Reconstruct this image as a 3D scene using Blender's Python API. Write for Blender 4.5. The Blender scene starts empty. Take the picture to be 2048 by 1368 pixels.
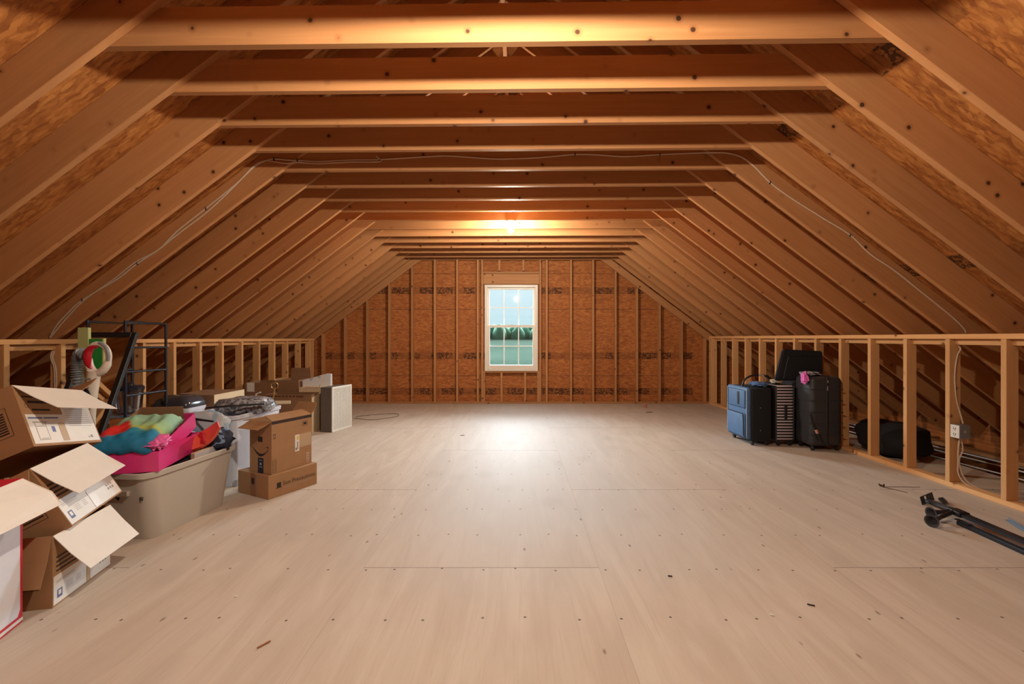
import bpy, bmesh, math, random
from mathutils import Vector, Matrix, noise
random.seed(7)
sc = bpy.context.scene
COL = sc.collection
PI = math.pi
# ------------------------------------------------------------------ camera model
F, CX, CY, H = 900.0, 1036.0, 676.0, 1.192
def P(px, py, Y):                       # photo pixel at a known distance Y -> place in the attic
    return Vector(((px-CX)*Y/F, Y, H+(CY-py)*Y/F))
def G(px, py, z=0.0):                   # photo pixel on a level surface at height z
    return P(px, py, (H-z)*F/(py-CY))
cam = bpy.data.cameras.new('camera'); co = bpy.data.objects.new('camera', cam); COL.objects.link(co)
co.location = (0, 0, H); co.rotation_euler = (PI/2, 0, 0)
cam.sensor_width = 36; cam.lens = 36*F/2048
cam.shift_x = (1024-CX)/2048; cam.shift_y = (CY-684)/2048
cam.clip_start = .02; cam.clip_end = 600
sc.camera = co
sc.view_settings.view_transform = 'Standard'; sc.view_settings.look = 'None'
sc.view_settings.gamma = 1; sc.view_settings.use_curve_mapping = False
sc.view_settings.exposure = 1.2
sc.cycles.use_denoising = True
sc.cycles.max_bounces = 12; sc.cycles.diffuse_bounces = 8; sc.cycles.transparent_max_bounces = 12
sc.cycles.sample_clamp_indirect = 6
sc.cycles.caustics_reflective = False; sc.cycles.caustics_refractive = False

# ------------------------------------------------------------------ materials
def s2l(c):
    return tuple(((v/255)/12.92 if v/255 <= .04045 else ((v/255+.055)/1.055)**2.4) for v in c)
class N:
    def __init__(self, name):
        self.m = bpy.data.materials.new(name); self.m.use_nodes = True
        self.t = self.m.node_tree; self.t.nodes.clear()
        self.out = self.t.nodes.new('ShaderNodeOutputMaterial')
        self.b = self.t.nodes.new('ShaderNodeBsdfPrincipled')
        self.t.links.new(self.b.outputs[0], self.out.inputs[0])
    def n(self, typ, **kw):
        x = self.t.nodes.new('ShaderNode'+typ)
        for k, v in kw.items():
            if k.startswith('i_'):
                key = k[2:]; x.inputs[int(key) if key.isdigit() else key].default_value = v
            else: setattr(x, k, v)
        return x
    def l(self, a, b):
        self.t.links.new(a, b)
    def math(self, op, a, b=None, c=None, clamp=False):
        x = self.n('Math', operation=op); x.use_clamp = clamp
        for i, v in enumerate((a, b, c)):
            if v is None: continue
            if isinstance(v, (int, float)): x.inputs[i].default_value = v
            else: self.l(v, x.inputs[i])
        return x.outputs[0]
    def mix(self, f, a, b, blend='MIX'):
        x = self.n('Mix', data_type='RGBA', blend_type=blend)
        for i, v in ((0, f), (6, a), (7, b)):
            if isinstance(v, (int, float)): x.inputs[i].default_value = v
            elif isinstance(v, tuple): x.inputs[i].default_value = (*v[:3], 1)
            else: self.l(v, x.inputs[i])
        return x.outputs[2]
    def step(self, v, lo, hi):           # smooth 0..1 between lo and hi
        x = self.n('MapRange', interpolation_type='SMOOTHSTEP')
        self.l(v, x.inputs[0]); x.inputs[1].default_value = lo; x.inputs[2].default_value = hi
        return x.outputs[0]
    def coord(self, scale=(1, 1, 1), rnd=0, kind='Object', rot=(0, 0, 0)):
        tc = self.n('TexCoord'); o = tc.outputs[kind]
        if rnd:
            oi = self.n('ObjectInfo')
            s = self.n('VectorMath', operation='SCALE'); s.inputs[0].default_value = (37.1, 13.7, 71.3)
            self.l(oi.outputs['Random'], s.inputs['Scale'])
            a = self.n('VectorMath', operation='ADD'); self.l(o, a.inputs[0]); self.l(s.outputs[0], a.inputs[1]); o = a.outputs[0]
        mp = self.n('Mapping'); mp.inputs['Scale'].default_value = scale; mp.inputs['Rotation'].default_value = rot
        self.l(o, mp.inputs[0])
        return mp.outputs[0]
    def noise(self, vec, scale, detail=3, rough=.5, dist=0):
        x = self.n('TexNoise'); x.inputs['Scale'].default_value = scale; x.inputs['Detail'].default_value = detail
        x.inputs['Roughness'].default_value = rough; x.inputs['Distortion'].default_value = dist
        self.l(vec, x.inputs['Vector']); return x.outputs[0]
    def voro(self, vec, scale, feature='F1', rand=1):
        x = self.n('TexVoronoi', feature=feature); x.inputs['Scale'].default_value = scale
        x.inputs['Randomness'].default_value = rand
        self.l(vec, x.inputs['Vector']); return x
    def bump(self, h, strength, dist=.002):
        x = self.n('Bump'); x.inputs['Strength'].default_value = strength; x.inputs['Distance'].default_value = dist
        self.l(h, x.inputs['Height']); self.l(x.outputs[0], self.b.inputs['Normal'])
    def col(self, c):
        if isinstance(c, tuple): self.b.inputs['Base Color'].default_value = (*c[:3], 1)
        else: self.l(c, self.b.inputs['Base Color'])
    def rough(self, r): self.b.inputs['Roughness'].default_value = r; return self

def mat_plain(name, rgb, rough=.6, metal=0, var=.12, scale=30, spec=None):
    k = N(name); c = k.coord()
    n = k.noise(c, scale, 3)
    base = s2l(rgb)
    f = k.math('MULTIPLY', n, 1.0)
    k.col(k.mix(f, tuple(v*(1-var) for v in base), tuple(min(1, v*(1+var)) for v in base)))
    k.rough(rough); k.b.inputs['Metallic'].default_value = metal
    if spec is not None: k.b.inputs['Specular IOR Level'].default_value = spec
    k.bump(n, .08)
    return k.m

def mat_pine(name, light, dark, knots=1.0):
    k = N(name)
    c1 = k.coord((1.0, 22, 22), 1); g = k.noise(c1, 1.6, 4, .55, .4)
    c2 = k.coord((.6, 5, 5), 1); g2 = k.noise(c2, 1.0, 2)
    c3 = k.coord((1, 1, 1), 1)
    v = k.voro(c3, 7.5)
    sep = k.n('SeparateColor'); k.l(v.outputs['Color'], sep.inputs[0])
    pick = k.step(sep.outputs[0], .30, .32)
    jit = k.math('MULTIPLY', k.noise(c3, 45, 2), .035)
    d = k.math('ADD', v.outputs['Distance'], jit)
    kn = k.math('MULTIPLY', k.math('SUBTRACT', 1, k.step(d, .095, .125)), pick)
    halo = k.math('MULTIPLY', k.math('SUBTRACT', 1, k.step(d, .10, .26)), pick)
    base = k.mix(g, s2l(dark), s2l(light))
    base = k.mix(k.math('MULTIPLY', k.step(g2, .45, .75), .35), base, s2l(dark))
    oi = k.n('ObjectInfo')
    tone = k.math('ADD', k.math('MULTIPLY', oi.outputs['Random'], .26), .86)
    hs = k.n('HueSaturation'); k.l(base, hs.inputs['Color']); k.l(tone, hs.inputs['Value']); base = hs.outputs[0]
    base = k.mix(k.math('MULTIPLY', halo, .35*knots), base, s2l((110, 58, 26)))
    base = k.mix(k.math('MULTIPLY', kn, .9*knots), base, s2l((52, 28, 16)))
    k.col(base); k.rough(.62); k.b.inputs['Specular IOR Level'].default_value = .3
    k.bump(g, .12)
    return k.m

def mat_osb(name, light, mid, dark, plane='XZ', stamps=None, seams=None):
    k = N(name)
    tc = k.n('TexCoord')
    obj = tc.outputs['Object']
    layers = []
    nd = k.n('TexNoise'); nd.inputs['Scale'].default_value = 9; nd.inputs['Detail'].default_value = 2; k.l(obj, nd.inputs['Vector'])
    sub = k.n('VectorMath', operation='SUBTRACT'); k.l(nd.outputs['Color'], sub.inputs[0]); sub.inputs[1].default_value = (.5, .5, .5)
    scl = k.n('VectorMath', operation='SCALE'); k.l(sub.outputs[0], scl.inputs[0]); scl.inputs['Scale'].default_value = .035
    add = k.n('VectorMath', operation='ADD'); k.l(obj, add.inputs[0]); k.l(scl.outputs[0], add.inputs[1])
    for i, (rot, sx, sz) in enumerate(((.25, 18, 56), (-.55, 20, 62), (1.15, 19, 60))):
        mp = k.n('Mapping'); k.l(add.outputs[0], mp.inputs[0])
        if plane == 'XZ':
            mp.inputs['Rotation'].default_value = (0, rot, 0); mp.inputs['Scale'].default_value = (sx, 1, sz)
        else:
            mp.inputs['Rotation'].default_value = (0, 0, rot); mp.inputs['Scale'].default_value = (sx, sz, 1)
        mp.inputs['Location'].default_value = (3.1*i, 1.7*i, 5.3*i)
        v = k.voro(mp.outputs[0], 1.0)
        s = k.n('SeparateColor'); k.l(v.outputs['Color'], s.inputs[0]); layers.append((s.outputs[0], v.outputs['Distance']))
    f = k.math('ADD', k.math('MULTIPLY', layers[0][0], .45), k.math('ADD', k.math('MULTIPLY', layers[1][0], .35), k.math('MULTIPLY', layers[2][0], .2)))
    rmp = k.n('ValToRGB'); k.l(f, rmp.inputs[0])
    e = rmp.color_ramp.elements; e[0].position = .18; e[0].color = (*s2l(dark), 1); e[1].position = .85; e[1].color = (*s2l(light), 1)
    m = e.new(.5); m.color = (*s2l(mid), 1)
    edge = k.step(layers[0][1], .50, .75)
    col = k.mix(k.math('MULTIPLY', edge, .3), rmp.outputs[0], s2l(dark))
    big = k.noise(obj, 1.1, 2)
    col = k.mix(k.math('MULTIPLY', k.step(big, .40, .70), .30), col, s2l(dark))
    sx = k.n('SeparateXYZ'); k.l(obj, sx.inputs[0])
    if seams:
        for ax, pos in seams:
            dd = k.math('ABSOLUTE', k.math('SUBTRACT', sx.outputs[ax], pos))
            col = k.mix(k.math('MULTIPLY', k.math('SUBTRACT', 1, k.step(dd, .002, .006)), .75), col, s2l((50, 26, 14)))
    if stamps:
        # blocks of ink print in bands; unreadable in the photograph
        ua, va, bands, xr, dens = stamps
        cells = k.n('Combine' 'XYZ'); 
        k.l(k.math('SNAP', sx.outputs[ua], .20), cells.inputs[0])
        msk = None
        for b in bands:
            inb = k.math('SUBTRACT', 1, k.step(k.math('ABSOLUTE', k.math('SUBTRACT', sx.outputs[va], b)), .058, .064))
            msk = inb if msk is None else k.math('MAXIMUM', msk, inb)
        k.l(k.math('SNAP', sx.outputs[va], .5), cells.inputs[1])
        wn = k.n('TexWhiteNoise', noise_dimensions='3D'); k.l(cells.outputs[0], wn.inputs['Vector'])
        on = k.step(wn.outputs['Value'], dens, dens+.02)
        mp = k.n('Mapping'); k.l(obj, mp.inputs[0]); mp.inputs['Scale'].default_value = (60, 60, 60)
        ink = k.voro(mp.outputs[0], 1.0); s = k.n('SeparateColor'); k.l(ink.outputs['Color'], s.inputs[0])
        pr = k.math('MULTIPLY', k.step(s.outputs[0], .42, .48), on)
        rng = k.math('MULTIPLY', k.math('GREATER_THAN', sx.outputs[ua], xr[0]), k.math('LESS_THAN', sx.outputs[ua], xr[1]))
        amt = k.math('MULTIPLY', k.math('ADD', k.math('MULTIPLY', pr, .55), .28), k.math('MULTIPLY', msk, rng))
        col = k.mix(amt, col, s2l((42, 28, 20)))
    k.col(col); k.rough(.7); k.b.inputs['Specular IOR Level'].default_value = .25
    k.bump(f, .35, .003)
    return k.m

def mat_floor(name):
    k = N(name); tc = k.n('TexCoord'); obj = tc.outputs['Object']
    sx = k.n('SeparateXYZ'); k.l(obj, sx.inputs[0]); X, Y = sx.outputs[0], sx.outputs[1]
    col_i = k.math('FLOOR', k.math('DIVIDE', k.math('ADD', X, .8), 1.22))
    odd = k.math('FLOORED_MODULO', col_i, 2.0)
    yo = k.math('SUBTRACT', k.math('SUBTRACT', Y, 2.337), k.math('MULTIPLY', odd, 1.2))
    row_i = k.math('FLOOR', k.math('DIVIDE', yo, 2.44))
    cv = k.n('CombineXYZ'); k.l(col_i, cv.inputs[0]); k.l(row_i, cv.inputs[1])
    wn = k.n('TexWhiteNoise', noise_dimensions='3D'); k.l(cv.outputs[0], wn.inputs['Vector'])
    off = k.n('VectorMath', operation='SCALE'); k.l(wn.outputs['Color'], off.inputs[0]); off.inputs['Scale'].default_value = 40
    ad = k.n('VectorMath', operation='ADD'); k.l(obj, ad.inputs[0]); k.l(off.outputs[0], ad.inputs[1])
    m1 = k.n('Mapping'); k.l(ad.outputs[0], m1.inputs[0]); m1.inputs['Scale'].default_value = (5, .7, 1)
    m2 = k.n('Mapping'); k.l(ad.outputs[0], m2.inputs[0]); m2.inputs['Scale'].default_value = (70, 2.2, 1)
    g1 = k.noise(m1.outputs[0], 1.0, 5, .6, 1.6); g2 = k.noise(m2.outputs[0], 1.0, 3, .6, .5)
    big = k.noise(obj, .9, 3)
    base = k.mix(k.step(g1, .3, .72), s2l((188, 174, 160)), s2l((202, 190, 177)))
    base = k.mix(k.math('MULTIPLY', k.step(g2, .50, .78), .26), base, s2l((168, 146, 128)))
    base = k.mix(k.math('MULTIPLY', k.step(wn.outputs['Value'], 0, 1), .18), base, s2l((186, 166, 146)))
    base = k.mix(k.math('MULTIPLY', k.step(big, .45, .75), .22), base, s2l((180, 166, 152)))
    wx = k.math('ABSOLUTE', k.math('SUBTRACT', X, .15))      # cooler grey tone down the middle, fading out towards the near end
    mid_tint = k.math('MULTIPLY', k.math('SUBTRACT', 1, k.step(wx, .3, 1.5)), k.step(Y, 1.6, 3.2))
    base = k.mix(k.math('MULTIPLY', mid_tint, .6), base, s2l((196, 199, 203)))
    # knots and dark flecks pulled along the grain
    m3 = k.n('Mapping'); k.l(ad.outputs[0], m3.inputs[0]); m3.inputs['Scale'].default_value = (9, 3.6, 0)
    v = k.voro(m3.outputs[0], 1.0); s = k.n('SeparateColor'); k.l(v.outputs['Color'], s.inputs[0])
    fl = k.math('MULTIPLY', k.math('SUBTRACT', 1, k.step(v.outputs['Distance'], .03, .085)), k.step(s.outputs[1], .36, .40))
    base = k.mix(k.math('MULTIPLY', fl, .62), base, s2l((84, 66, 52)))
    m4 = k.n('Mapping'); k.l(ad.outputs[0], m4.inputs[0]); m4.inputs['Scale'].default_value = (3.0, 2.0, 0)
    v4 = k.voro(m4.outputs[0], 1.0); s4 = k.n('SeparateColor'); k.l(v4.outputs['Color'], s4.inputs[0])
    sm = k.math('MULTIPLY', k.math('SUBTRACT', 1, k.step(v4.outputs['Distance'], .10, .34)), k.step(s4.outputs[2], .7, .74))
    base = k.mix(k.math('MULTIPLY', k.math('MULTIPLY', sm, k.noise(m2.outputs[0], 3.0, 3)), .22), base, s2l((138, 124, 112)))
    # nail rows over each joist
    nv = k.math('DIVIDE', k.math('SUBTRACT', Y, 2.317), .4064); nr = k.math('ROUND', nv)
    nu = k.math('DIVIDE', X, .205); nc = k.math('ROUND', nu)
    c2 = k.n('CombineXYZ'); k.l(nc, c2.inputs[0]); k.l(nr, c2.inputs[1])
    w2 = k.n('TexWhiteNoise', noise_dimensions='3D'); k.l(c2.outputs[0], w2.inputs['Vector'])
    s2 = k.n('SeparateColor'); k.l(w2.outputs['Color'], s2.inputs[0])
    du = k.math('MULTIPLY', k.math('ADD', k.math('SUBTRACT', nu, nc), k.math('MULTIPLY', k.math('SUBTRACT', s2.outputs[0], .5), .6)), .205)
    dv = k.math('MULTIPLY', k.math('ADD', k.math('SUBTRACT', nv, nr), k.math('MULTIPLY', k.math('SUBTRACT', s2.outputs[1], .5), .06)), .4064)
    r2 = k.math('SQRT', k.math('ADD', k.math('MULTIPLY', du, du), k.math('MULTIPLY', dv, dv)))
    nail = k.math('SUBTRACT', 1, k.step(r2, .0045, .0075))
    base = k.mix(k.math('MULTIPLY', nail, .8), base, s2l((58, 46, 40)))
    # sheet joints
    fx = k.math('ABSOLUTE', k.math('SUBTRACT', k.math('FRACT', k.math('DIVIDE', k.math('ADD', X, .8), 1.22)), .5))
    jx = k.step(fx, .4985, .4996)
    fy = k.math('ABSOLUTE', k.math('SUBTRACT', k.math('FRACT', k.math('DIVIDE', yo, 2.44)), .5))
    jy = k.step(fy, .4988, .4996)
    base = k.mix(k.math('MULTIPLY', jx, .35), base, s2l((120, 98, 80)))
    base = k.mix(k.math('MULTIPLY', jy, .85), base, s2l((74, 54, 40)))
    k.col(base); k.rough(.7); k.b.inputs['Specular IOR Level'].default_value = .12
    k.bump(g2, .15)
    return k.m

def mat_emit(name, rgb, strength):
    k = N(name); e = k.n('Emission'); e.inputs[0].default_value = (*rgb, 1); e.inputs[1].default_value = strength
    k.l(e.outputs[0], k.out.inputs[0]); return k.m
def mat_glass(name, tint=(.93, .97, .97), gloss=.10, rough=.02):
    k = N(name); t = k.n('BsdfTransparent'); t.inputs[0].default_value = (*tint, 1)
    g = k.n('BsdfGlossy'); g.inputs['Roughness'].default_value = rough
    lw = k.n('LayerWeight'); lw.inputs[0].default_value = .25
    f = k.math('ADD', k.math('MULTIPLY', lw.outputs['Fresnel'], .6), gloss*.5)
    m = k.n('MixShader'); k.l(f, m.inputs[0]); k.l(t.outputs[0], m.inputs[1]); k.l(g.outputs[0], m.inputs[2])
    k.l(m.outputs[0], k.out.inputs[0]); return k.m

PINE = mat_pine('pine_lumber', (194, 142, 95), (165, 111, 67))
PINE2 = mat_pine('pine_stud', (222, 176, 124), (200, 148, 96), .8)
OSBW = mat_osb('osb_wall', (190, 124, 70), (172, 106, 56), (144, 84, 44), 'XZ',
               stamps=(0, 2, (2.06, .865, .215), (-3.6, 3.2), .35), seams=((2, 1.72), (2, 2.37), (2, .50)))
OSBR = mat_osb('osb_roof', (200, 138, 76), (176, 114, 60), (142, 86, 44), 'XY',
               stamps=(1, 0, (1.95, 3.2), (2, 9), .55))
FLOORM = mat_floor('plywood_floor')
CARD = mat_plain('cardboard', (162, 124, 88), .75, var=.10, scale=14)
CARD2 = mat_plain('cardboard_dark', (138, 104, 76), .78, var=.10, scale=14)
CARDL = mat_plain('cardboard_light', (206, 186, 152), .7, var=.06, scale=14)
LINER = mat_plain('cardboard_white_liner', (226, 221, 214), .7, var=.05, scale=12)
PAPER = mat_plain('paper_white', (225, 224, 222), .55, var=.04, scale=20)
INK = mat_plain('ink_dark', (44, 34, 30), .7)
INKG = mat_plain('ink_grey', (150, 150, 152), .7)
INKB = mat_plain('ink_blue', (96, 110, 160), .6)
NAVYL = mat_plain('label_navy', (26, 34, 58), .5)
TAPE = mat_plain('tape_tan', (186, 160, 128), .25, var=.05)
TAPEW = mat_plain('tape_shiny', (235, 236, 238), .15, var=.03)
TOTE = mat_plain('plastic_beige', (188, 184, 176), .38, var=.04, scale=6)
BINW = mat_plain('plastic_white', (206, 212, 226), .35, var=.05, scale=6)
MAG = mat_plain('pink_magenta', (176, 22, 78), .5, var=.06)
PINK = mat_plain('pink_light', (226, 104, 170), .45, var=.06)
BLK = mat_plain('black_plastic', (28, 28, 32), .45)
BLKF = mat_plain('black_fabric', (22, 24, 32), .85, var=.25, scale=120)
STEEL = mat_plain('dark_metal', (58, 62, 72), .35, .7, var=.05)
CHROME = mat_plain('chrome', (205, 208, 214), .18, 1, var=.03)
WHITEP = mat_plain('white_plastic', (214, 208, 198), .35, var=.03)
RED = mat_plain('red_gloss', (168, 24, 44), .2, var=.06)
REDB = mat_plain('red_print', (196, 40, 58), .4, var=.08)
GREEN = mat_plain('green_reflection', (30, 140, 62), .35, var=.25, scale=16)
PGREEN = mat_plain('pale_green_card', (172, 180, 122), .6, var=.06)
GREYM = mat_plain('galvanised_grey', (150, 160, 172), .35, .6, var=.05)
GRILLE = mat_plain('grille_cream', (214, 208, 196), .5, var=.05)
GRILLED = mat_plain('unit_side_grey', (98, 92, 88), .6, var=.05)
VINYL = mat_plain('window_vinyl', (226, 218, 206), .4, var=.02)
CABLE = mat_plain('cable_white', (208, 190, 170), .5, var=.05)
CABLEB = mat_plain('cable_bright', (222, 222, 226), .4, var=.05)
BRASS = mat_plain('brass', (196, 160, 96), .3, .8)
MIRROR = N('mirror_glass'); MIRROR.col((.86, .87, .85)); MIRROR.rough(.03); MIRROR.b.inputs['Metallic'].default_value = 1; MIRROR = MIRROR.m
BLUEF = mat_plain('blue_nylon', (70, 104, 146), .6, var=.18, scale=18)
SHELL = mat_plain('charcoal_shell', (52, 54, 60), .42, var=.08)
GREYF = mat_plain('grey_plastic', (128, 134, 140), .35, var=.08)
ORANGE = mat_plain('orange_rubber', (226, 102, 78), .45, var=.12, scale=16)
GLASSP = mat_glass('window_glass')
GLASSJ = mat_glass('jar_glass', (.86, .85, .88), .3, .04)
FOAM = mat_plain('white_foam', (226, 228, 232), .6, var=.05)
CREAM = mat_plain('cream_panel', (222, 200, 166), .6, var=.07, scale=9)
def mat_tiedye():
    k = N('tie_dye_cloth'); c = k.coord((1, 1, 1)); n = k.noise(c, 9, 3, .5, .8)
    tc = k.n('TexCoord'); sx = k.n('SeparateXYZ'); k.l(tc.outputs['Generated'], sx.inputs[0])
    f = k.math('ADD', sx.outputs[0], k.math('MULTIPLY', k.math('SUBTRACT', n, .5), .35))
    r = k.n('ValToRGB'); k.l(f, r.inputs[0]); e = r.color_ramp.elements
    e[0].position = .0; e[0].color = (*s2l((24, 110, 150)), 1); e[1].position = 1; e[1].color = (*s2l((150, 196, 164)), 1)
    for p, cc in ((.28, (20, 118, 158)), (.36, (40, 130, 150)), (.44, (182, 190, 84)), (.54, (150, 190, 140)), (.70, (140, 180, 156))):
        q = e.new(p); q.color = (*s2l(cc), 1)
    sd = k.n('VectorMath', operation='DISTANCE'); k.l(tc.outputs['Generated'], sd.inputs[0]); sd.inputs[1].default_value = (.40, .74, .85)
    col = k.mix(k.math('SUBTRACT', 1, k.step(k.math('ADD', sd.outputs['Value'], k.math('MULTIPLY', n, .2)), .27, .33)), r.outputs[0], s2l((206, 34, 28)))
    k.col(col); k.rough(.8); k.bump(n, .5, .006); return k.m
TIEDYE = mat_tiedye()
def mat_stripe(name, a, b, freq, axis=2, duty=.5, wob=0):
    k = N(name); tc = k.n('TexCoord'); sx = k.n('SeparateXYZ'); k.l(tc.outputs['Object'], sx.inputs[0])
    v = sx.outputs[axis]
    if wob: v = k.math('ADD', v, k.math('MULTIPLY', k.noise(tc.outputs['Object'], 14, 2), wob))
    f = k.math('ABSOLUTE', k.math('SUBTRACT', k.math('FRACT', k.math('MULTIPLY', v, freq)), .5))
    k.col(k.mix(k.step(f, duty*.5-.02, duty*.5+.02), s2l(b), s2l(a))); k.rough(.7); return k.m
STRIPE = mat_stripe('striped_fabric', (26, 24, 36), (206, 196, 200), 31, 2, .42)
NAVYS = mat_stripe('navy_striped_cloth', (20, 30, 52), (110, 140, 176), 11, 0, .14, .16)
def mat_wrap():
    k = N('plastic_wrap'); c = k.coord(); n = k.noise(c, 22, 4, .6, 1.2)
    k.col(k.mix(k.step(n, .35, .7), s2l((70, 72, 80)), s2l((190, 196, 206)))); k.rough(.18); k.bump(n, .6, .01); return k.m
WRAP = mat_wrap()
def mat_mixed(name, cols, scale):
    k = N(name); c = k.coord(); v = k.voro(c, scale); s = k.n('SeparateColor'); k.l(v.outputs['Color'], s.inputs[0])
    r = k.n('ValToRGB'); r.color_ramp.interpolation = 'CONSTANT'; k.l(s.outputs[0], r.inputs[0]); e = r.color_ramp.elements
    e[0].color = (*s2l(cols[0]), 1); e[1].position = .999; e[1].color = (*s2l(cols[-1]), 1)
    for i, cc in enumerate(cols[1:], 1):
        q = e.new(i/len(cols)); q.color = (*s2l(cc), 1)
    k.col(k.mix(.25, r.outputs[0], s2l((128, 128, 128)))); k.rough(.7); return k.m
GEO = mat_mixed('dotted_foam', [(226, 228, 232), (226, 228, 232), (226, 228, 232), (178, 184, 200)], 14)
BLUEC = mat_mixed('pale_blue_bag', [(176, 206, 232), (206, 218, 232), (150, 188, 222), (222, 228, 236)], 12)
BW = mat_mixed('black_white_print', [(30, 28, 38), (60, 58, 72), (200, 196, 204), (34, 30, 44)], 26)
DENIM = mat_plain('denim_blue', (78, 112, 158), .8, var=.2, scale=40)
HOT = mat_plain('bright_pink_cloth', (222, 110, 190), .8, var=.15, scale=30)

# ------------------------------------------------------------------ mesh helpers
def add_box(bm, lo, hi, bev=0, seg=1, M=None):
    lo, hi = Vector(lo), Vector(hi); s = hi-lo; c = (hi+lo)/2
    r = bmesh.ops.create_cube(bm, size=1, matrix=Matrix.Translation(c) @ Matrix.Diagonal((*s, 1)))
    vs = r['verts']
    if bev > 0:
        es = {e for v in vs for e in v.link_edges}
        rr = bmesh.ops.bevel(bm, geom=list(es), offset=bev, segments=seg, affect='EDGES', profile=.5)
        vs = list({v for f in rr['faces'] for v in f.verts} | {v for v in vs if v.is_valid})
    if M is not None: bmesh.ops.transform(bm, matrix=M, verts=vs)
    return vs
def add_tube(bm, pts, r, seg=8, closed=False, caps=True):
    pts = [Vector(p) for p in pts]; n = len(pts); rings = []
    rr = r if isinstance(r, (list, tuple)) else [r]*n
    tang = []
    for i in range(n):
        a = pts[(i-1) % n] if (closed or i > 0) else pts[i]
        b = pts[(i+1) % n] if (closed or i < n-1) else pts[i]
        t = (b-a); tang.append(t.normalized() if t.length > 1e-9 else Vector((0, 0, 1)))
    up = Vector((0, 0, 1)) if abs(tang[0].z) < .9 else Vector((1, 0, 0))
    u = tang[0].cross(up).normalized()
    for i in range(n):
        u = (u-tang[i]*u.dot(tang[i])).normalized(); w = tang[i].cross(u)
        rings.append([bm.verts.new(pts[i]+(u*math.cos(2*PI*j/seg)+w*math.sin(2*PI*j/seg))*rr[i]) for j in range(seg)])
    m = n if closed else n-1
    for i in range(m):
        A, B = rings[i], rings[(i+1) % n]
        for j in range(seg): bm.faces.new((A[j], A[(j+1) % seg], B[(j+1) % seg], B[j]))
    if caps and not closed:
        bm.faces.new(list(reversed(rings[0]))); bm.faces.new(rings[-1])
def add_lathe(bm, prof, seg=20, M=None):
    vs = []; rings = []
    for r, z in prof:
        if r < 1e-6: rings.append([bm.verts.new((0, 0, z))])
        else: rings.append([bm.verts.new((r*math.cos(2*PI*j/seg), r*math.sin(2*PI*j/seg), z)) for j in range(seg)])
        vs += rings[-1]
    for A, B in zip(rings, rings[1:]):
        for j in range(seg):
            k = (j+1) % seg
            if len(A) == 1 and len(B) == 1: continue
            if len(A) == 1: bm.faces.new((A[0], B[k], B[j]))
            elif len(B) == 1: bm.faces.new((A[j], A[k], B[0]))
            else: bm.faces.new((A[j], A[k], B[k], B[j]))
    if M is not None: bmesh.ops.transform(bm, matrix=M, verts=vs)
def add_prism(bm, poly, vec):
    vec = Vector(vec); a = [bm.verts.new(Vector(p)) for p in poly]; b = [bm.verts.new(Vector(p)+vec) for p in poly]
    n = len(a)
    bm.faces.new(a); bm.faces.new(list(reversed(b)))
    for i in range(n): bm.faces.new((a[i], b[i], b[(i+1) % n], a[(i+1) % n]))
def add_quad(bm, pts):
    bm.faces.new([bm.verts.new(Vector(p)) for p in pts])
def rrect(w, d, r, n=4):
    out = []
    for cx, cy, a0 in ((w/2-r, d/2-r, 0), (-w/2+r, d/2-r, 90), (-w/2+r, -d/2+r, 180), (w/2-r, -d/2+r, 270)):
        for i in range(n+1):
            a = math.radians(a0+90*i/n); out.append((cx+r*math.cos(a), cy+r*math.sin(a)))
    return out
def add_loft(bm, rings, cap0=True, cap1=True):
    R = [[bm.verts.new(Vector(p)) for p in ring] for ring in rings]
    n = len(R[0])
    for A, B in zip(R, R[1:]):
        for j in range(n): bm.faces.new((A[j], A[(j+1) % n], B[(j+1) % n], B[j]))
    if cap0: bm.faces.new(list(reversed(R[0])))
    if cap1: bm.faces.new(R[-1])
def blob(bm, size, amp=.12, freq=3, seed=0, e=.6, nu=28, nv=16, flat=None):
    sgn = lambda v, p: math.copysign(abs(v)**p, v)
    so = Vector((seed*7.3, seed*3.1, seed*1.7))
    rings = []
    for i in range(nv+1):
        ph = -PI/2+PI*i/nv; ring = []
        for j in range(nu):
            th = 2*PI*j/nu
            p = Vector((sgn(math.cos(ph), e)*sgn(math.cos(th), e), sgn(math.cos(ph), e)*sgn(math.sin(th), e), sgn(math.sin(ph), e)))
            d = 1+amp*noise.noise(p*freq+so)
            q = Vector((p.x*size[0]/2, p.y*size[1]/2, p.z*size[2]/2))*d
            ring.append(q)
        rings.append(ring)
    lo = min(v.z for r in rings for v in r)
    for r in rings:
        for v in r: v.z -= lo
    add_loft(bm, rings)
def link(name, bm, mat, parent=None, M=None, smooth=0):
    bmesh.ops.recalc_face_normals(bm, faces=bm.faces)
    me = bpy.data.meshes.new(name); bm.to_mesh(me); bm.free()
    o = bpy.data.objects.new(name, me); COL.objects.link(o)
    if mat: me.materials.append(mat)
    if smooth:
        for p in me.polygons: p.use_smooth = True
        try: me.set_sharp_from_angle(angle=math.radians(smooth))
        except Exception: pass
    if M is not None: o.matrix_world = M
    if parent is not None: o.parent = parent
    return o
def tag(o, label, cat, group=None, kind=None):
    if label: o['label'] = label
    if cat: o['category'] = cat
    if group: o['group'] = group
    if kind: o['kind'] = kind
    return o
def struct(o): o['kind'] = 'structure'; return o
def thing(name, label, cat, M=None, group=None):
    o = bpy.data.objects.new(name, None); COL.objects.link(o); o.empty_display_size = .1
    if M is not None: o.matrix_world = M
    return tag(o, label, cat, group)
def B(): return bmesh.new()
def frame(o, rotz=0, rx=0, ry=0):
    return Matrix.Translation(Vector(o)) @ Matrix.Rotation(math.radians(rotz), 4, 'Z') @ Matrix.Rotation(math.radians(ry), 4, 'Y') @ Matrix.Rotation(math.radians(rx), 4, 'X')
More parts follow.
